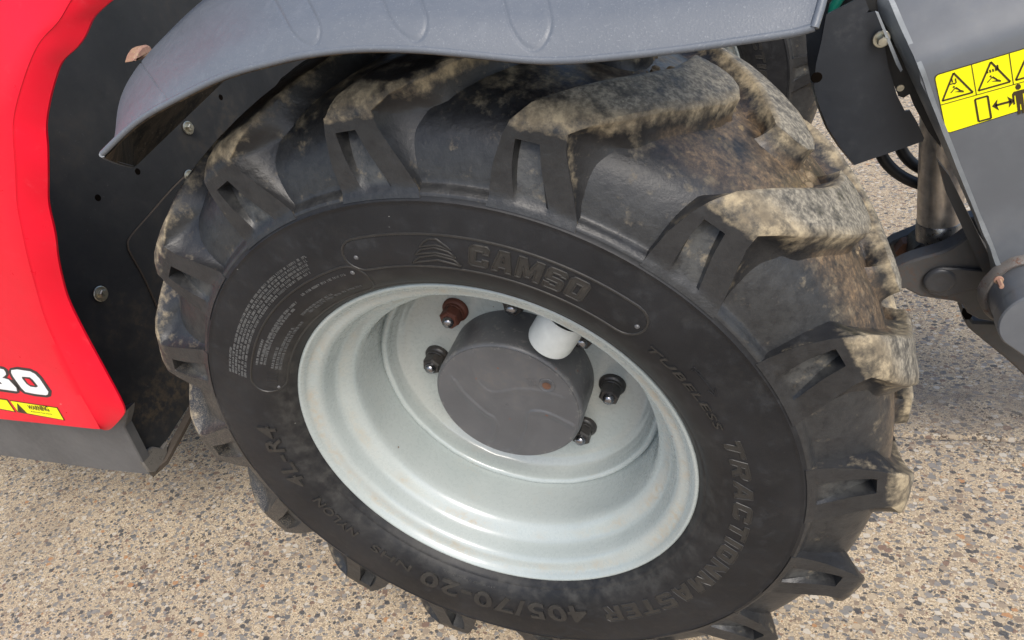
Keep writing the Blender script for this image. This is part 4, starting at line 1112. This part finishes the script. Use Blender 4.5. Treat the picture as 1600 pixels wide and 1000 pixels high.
obj('seal_ring', *along([(-.024, .0362), (-.0215, .0372), (-.019, .0362)]), M['scrape'], rod, 40)
rb = [(0.5461,-0.0540),(0.5591,-0.0415),(0.6003,-0.0204),(0.6749,0.0002),(0.7294,-0.1157),(0.7208,-0.1840),(0.6154,-0.1405),(0.5716,-0.1117)]
rbo = part(obj('rear_bracket', *prism(rb, .60, .625, bev=.003), M['bracket'], mach, 30))
eb = [(0.5742,-0.0474),(0.5790,-0.0199),(0.5927,-0.0082),(0.6483,-0.0155),(0.6607,-0.0404),(0.6342,-0.0469),(0.5982,-0.0584),(0.5849,-0.0684)]
obj('cylinder_eye', *prism(rounded(eb, .01), .535, .59, bev=.004), M['black'], rbo, 40)
ir = [(0.5601,-0.0520),(0.5702,-0.0343),(0.5816,-0.0323),(0.5894,-0.0897),(0.5770,-0.0841)]
obj('rusty_pad', *prism(ir, .578, .60), M['rust'], rbo, 40)

# ---- hoses
for nm, yh, pts in (('hydraulic_hose', .60, [(0.5176,0.1534),(0.5275,0.1217),(0.5425,0.0990),(0.5628,0.0803),(0.5883,0.0657),(0.6234,0.0540)]), ('hydraulic_hose', .62, [(0.5475,0.1498),(0.5575,0.1214),(0.5706,0.1011),(0.5870,0.0861),(0.6105,0.0728),(0.6386,0.0661)])):
    yy = .52 if pts[0][0] < .5 else .54
    pth = [Vector((x, yh, z)) for x, z in smooth_prof(pts, 5)]
    V, F = tube(pth, .0092, 12); V = [Vector(v) + Vector((0, 0, 0)) for v in V]
    part(obj(nm, V, F, M['hose'], mach, 60))

# ---- black cover plate
YP = .455
cp = [(0.4260,0.3916),(0.4605,0.4045),(0.4380,0.4383),(0.4687,0.4333),(0.4708,0.4029),(0.4762,0.3897),(0.4743,0.3853),(0.4852,0.3861),(0.4928,0.3645),(0.5055,0.3110),(0.5107,0.3121),(0.5327,0.2716),(0.5288,0.2650),(0.5333,0.2502),(0.5378,0.2506),(0.5493,0.2286),(0.5587,0.2064),(0.4727,0.1760),(0.4516,0.2076),(0.4352,0.2362),(0.4231,0.2676),(0.4146,0.2977),(0.4142,0.3120),(0.4152,0.3293),(0.4219,0.3606)]
cp = [(0.4260,0.3916),(0.4619,0.4058),(0.4690,0.4078),(0.4761,0.3905),(0.4735,0.3862),(0.4852,0.3868),(0.4928,0.3645),(0.5045,0.3146),(0.5188,0.2732),(0.5302,0.2506),(0.5363,0.2508),(0.5475,0.2315),(0.5576,0.2093),(0.5566,0.2047),(0.4727,0.1760),(0.4516,0.2076),(0.4352,0.2362),(0.4231,0.2676),(0.4146,0.2977),(0.4160,0.3292),(0.4219,0.3606)]
hc = [(0.4174,0.3107)][0]
cov = part(obj('cover_plate', *prism(cp, YP, YP + .004), M['cover'], mach, 30), label='matt black bent cover plate hanging behind the wheel')
lf = [(0.4727,0.1760),(0.4516,0.2076),(0.4352,0.2362),(0.4231,0.2676),(0.4146,0.2977),(0.4160,0.3292),(0.4219,0.3606),(0.4260,0.3916),(0.4254,0.4404)]
lo_ = [(0.4731,0.1668),(0.4508,0.1981),(0.4332,0.2284),(0.4209,0.2604),(0.4123,0.2911),(0.4062,0.3259),(0.4026,0.3677),(0.4140,0.4069),(0.4090,0.4390)]
V = [(x, YP + .002, z) for x, z in lf] + [(x, YP + .020, z) for x, z in lo_]; q9 = len(lf)
V += [(v[0] + .002, v[1] + .003, v[2]) for v in V]
F = [(i, i + 1, q9 + i + 1, q9 + i) for i in range(q9 - 1)] + [(i + 2 * q9, q9 + i + 2 * q9, q9 + i + 1 + 2 * q9, i + 1 + 2 * q9) for i in range(q9 - 1)]
obj('side_flange', V, F, M['cover'], cov, 50)
V, F = rev([(YP - .0006, .0001), (YP - .0006, .0066), (YP + .0001, .0074)], 24); obj('round_hole', [Vector(v) + Vector((hc[0], 0, hc[1])) for v in V], F, M['void'], cov, 30)
bp = [(0.4924,0.3539)][0]; bolt('bolt', (bp[0], .448, bp[1]), .0062, cov, M['zinc'], 'Y', 1.6)
stp = [(0.4819,0.3910),(0.4857,0.3889),(0.5192,0.3141),(0.5173,0.3111),(0.5111,0.3218)]
obj('clamp_strip', *prism(stp, .438, .444), M['frame_edge'], cov, 30)
bb = [(0.5000,0.3138),(0.5110,0.2935),(0.5226,0.2674),(0.5292,0.2640),(0.5356,0.2686),(0.5427,0.2517),(0.5640,0.2127),(0.5825,0.1873),(0.5703,0.2880),(0.5079,0.3938),(0.4656,0.4233),(0.4732,0.3881),(0.4885,0.3811)]
obj('back_bracket', *prism(bb, .47, .478), M['black'], cov, 30)
dot = [(0.5237,0.2786)][0]; V, F = rev([(.4685, .0001), (.4685, .0045), (.4700, .0050)], 16); obj('washer', [Vector(v) + Vector((dot[0], 0, dot[1])) for v in V], F, M['zinc'], cov, 30)
ob = [(0.4212,0.4475),(0.4781,0.4380),(0.5150,0.3534),(0.4285,0.3658)]
obj('dark_housing', *prism(ob, .50, .75), M['black'], cov, 30)
gpth = [Vector((x, .49, z)) for x, z in [(0.4352,0.3807),(0.4378,0.3934),(0.4464,0.4049),(0.4602,0.4161)]]
part(obj('green_hose', *tube(gpth, .007, 10), M['green'], mach, 50))
part(obj('frame_rail', *prism([(0.2882,0.4111),(0.4333,0.3882),(0.4345,0.3611),(0.4192,0.3430),(0.3054,0.3469),(0.2156,0.3445),(0.1558,0.3731)], .62, .70), M['black'], mach, 30))

# ---- far wheel of the same axle
YFAR = 1.43
far = tyre.copy(); COL.objects.link(far); far.parent = mach; far.location = OFF + Vector((0, YFAR, 0)); far['label'] = 'far front tyre, only its dark sidewall showing'
far.rotation_euler = (0, R(-22.0), 0)
fd = tyre.data
for o in LUGS[:16] + [tm]:
    c = o.copy(); COL.objects.link(c); c.parent = far
fr_ = rim.copy(); COL.objects.link(fr_); fr_.parent = mach; fr_.location = OFF + Vector((0, YFAR, 0)); fr_['label'] = 'rim of the far front wheel'
V, F = rev([(.17, .05), (YFAR + .1, .05)], 24); part(obj('axle', V, F, M['black'], mach, 50))

# ------------------------------------------------------------------ ground: two cast slabs with a joint
xs = sorted(set([-60, -20, -6, -3] + [round(-2.2 + .02 * i, 3) for i in range(0, 211)] + [3, 6, 20, 60]))
ys = [-60, -20, -6, -2, -1, -.5, 0, .2, .4, .5, .55, .58, .590, .595, .598, .601, .604, .607, .612, .62, .66, .72, .8, 1, 1.3, 1.7, 2.2, 3, 6, 20, 60]
V = []; silt = []
for y in ys:
    for x in xs:
        jy = y + (.006 * noise.noise(Vector((x * 7, 0, 3))) + .003 * noise.noise(Vector((x * 40, 0, 3))) if .57 < y < .64 else 0)
        z = 0.0
        if .5975 <= y <= .6045: z = -.006
        elif .594 < y < .608: z = -.001
        V.append((x, jy, z)); silt.append(max(0, 1 - abs(y - .72) / .16) if y > .6 else max(0, 1 - abs(y - .6) / .03) * .6)
k = len(xs); F = [(a * k + j, a * k + j + 1, (a + 1) * k + j + 1, (a + 1) * k + j) for a in range(len(ys) - 1) for j in range(k - 1)]
g = obj('ground', V, F, M['ground'], None, 60, {'silt': silt}); g['kind'] = 'structure'

# loose grit lying on the slabs
def pebbles(name, pts, mat, parent=None, seed=2, kind='stuff'):
    rnd = random.Random(seed); A = Acc()
    for (x, y, z, r) in pts:
        n = rnd.randint(5, 7); a0 = rnd.random() * 6; sx = rnd.uniform(.6, 1.3); hh = r * rnd.uniform(.45, .9)
        V = [(x, y, z + hh)]
        for q in range(n):
            a = a0 + 2 * math.pi * q / n; rr = r * rnd.uniform(.75, 1.15)
            V.append((x + rr * sx * math.cos(a), y + rr / sx * math.sin(a), z - r * .15))
        for q in range(n):
            a = a0 + 2 * math.pi * (q + .3) / n; rr = r * rnd.uniform(.5, .75)
            V.append((x + rr * sx * math.cos(a), y + rr / sx * math.sin(a), z + hh * rnd.uniform(.65, .95)))
        F = [(0, 1 + n + q, 1 + n + (q + 1) % n) for q in range(n)] + [(1 + n + q, 1 + q, 1 + (q + 1) % n, 1 + n + (q + 1) % n) for q in range(n)]
        A.add(V, F)
    o = A.obj(name, mat, parent, 20); o['kind'] = kind; return o
def grit_mat():
    m = MT('loose_stone_chips', rough=.8, spec=.3); gi = m.n('ShaderNodeNewGeometry')
    c = m.ramp(gi.outputs['Random Per Island'], [(0, (.05, .052, .06, 1)), (.22, (.13, .12, .12, 1)), (.4, (.28, .22, .16, 1)), (.6, (.45, .37, .27, 1)), (.8, (.58, .52, .43, 1)), (.93, (.22, .13, .09, 1))], 'CONSTANT')
    m.col(m.mix(m.math('MULTIPLY', m.noise(400), .5), c, (.4, .33, .24, 1))); return m.m
M['grit'] = grit_mat()
rnd = random.Random(11); pts = []
for _ in range(5200):
    x = rnd.uniform(-1.5, 1.3); y = rnd.uniform(-.55, 1.6); r = .0009 + .0022 * rnd.random() ** 3
    pts.append((x, y, .0, r))
for _ in range(1500):
    x = rnd.uniform(-1.3, 1.3); y = .60 + rnd.gauss(.05, .06); pts.append((x, y, .0, .0008 + .0022 * rnd.random() ** 3))
for _ in range(500):
    x = -1.2 + rnd.gauss(0, .2); y = .42 + rnd.gauss(0, .03); pts.append((x, y, 0, .001 + .002 * rnd.random() ** 2))
gr_ = pebbles('loose_grit', pts, M['grit'])
# mud caked round the roots of the lugs
mp = []
mat_mud = M['mud2'] = paint('caked_dry_mud', (.20, .155, .10, 1), .95, .9, 8, (.34, .27, .18, 1), spec=.1).m
rnd = random.Random(5); A = Acc()
for _ in range(420):
    ph = rnd.choice([0, 1]); kx = rnd.randint(-3, 4)
    if ph: b = 68.2 - 22.5 * kx; th = b - 17 + rnd.gauss(0, 2.0); y = .165 + rnd.gauss(0, .022)
    else: b = 68.2 - 11.25 - 22.5 * kx; th = b - 17 + rnd.gauss(0, 2.0); y = 2 * YC - .165 + rnd.gauss(0, .022)
    if not (20 < th < 125): continue
    rf = float(np.interp(min(y, 2 * YC - y), FL[:, 0], FL[:, 1])); a = R(th); c = Vector((rf * math.cos(a), y, rf * math.sin(a))); up = Vector((math.cos(a), 0, math.sin(a)))
    sz = .0015 + .007 * rnd.random() ** 3; t1 = up.cross(Vector((0, 1, 0))); n = 7; V = [c + up * sz * rnd.uniform(.4, .8)]; a0 = rnd.random() * 6
    for rr, hh in ((.6, .45), (1.1, -.2)):
        for q in range(n):
            an = a0 + 2 * math.pi * q / n; k_ = rr * rnd.uniform(.7, 1.3); V.append(c + (t1 * math.cos(an) + Vector((0, 1, 0)) * math.sin(an)) * sz * k_ + up * sz * hh)
    A.add(V, [(0, 1 + q, 1 + (q + 1) % n) for q in range(n)] + [(1 + q, 1 + n + q, 1 + n + (q + 1) % n, 1 + (q + 1) % n) for q in range(n)])
o = A.obj('caked_mud', mat_mud, tyre, 35); o['kind'] = 'stuff'
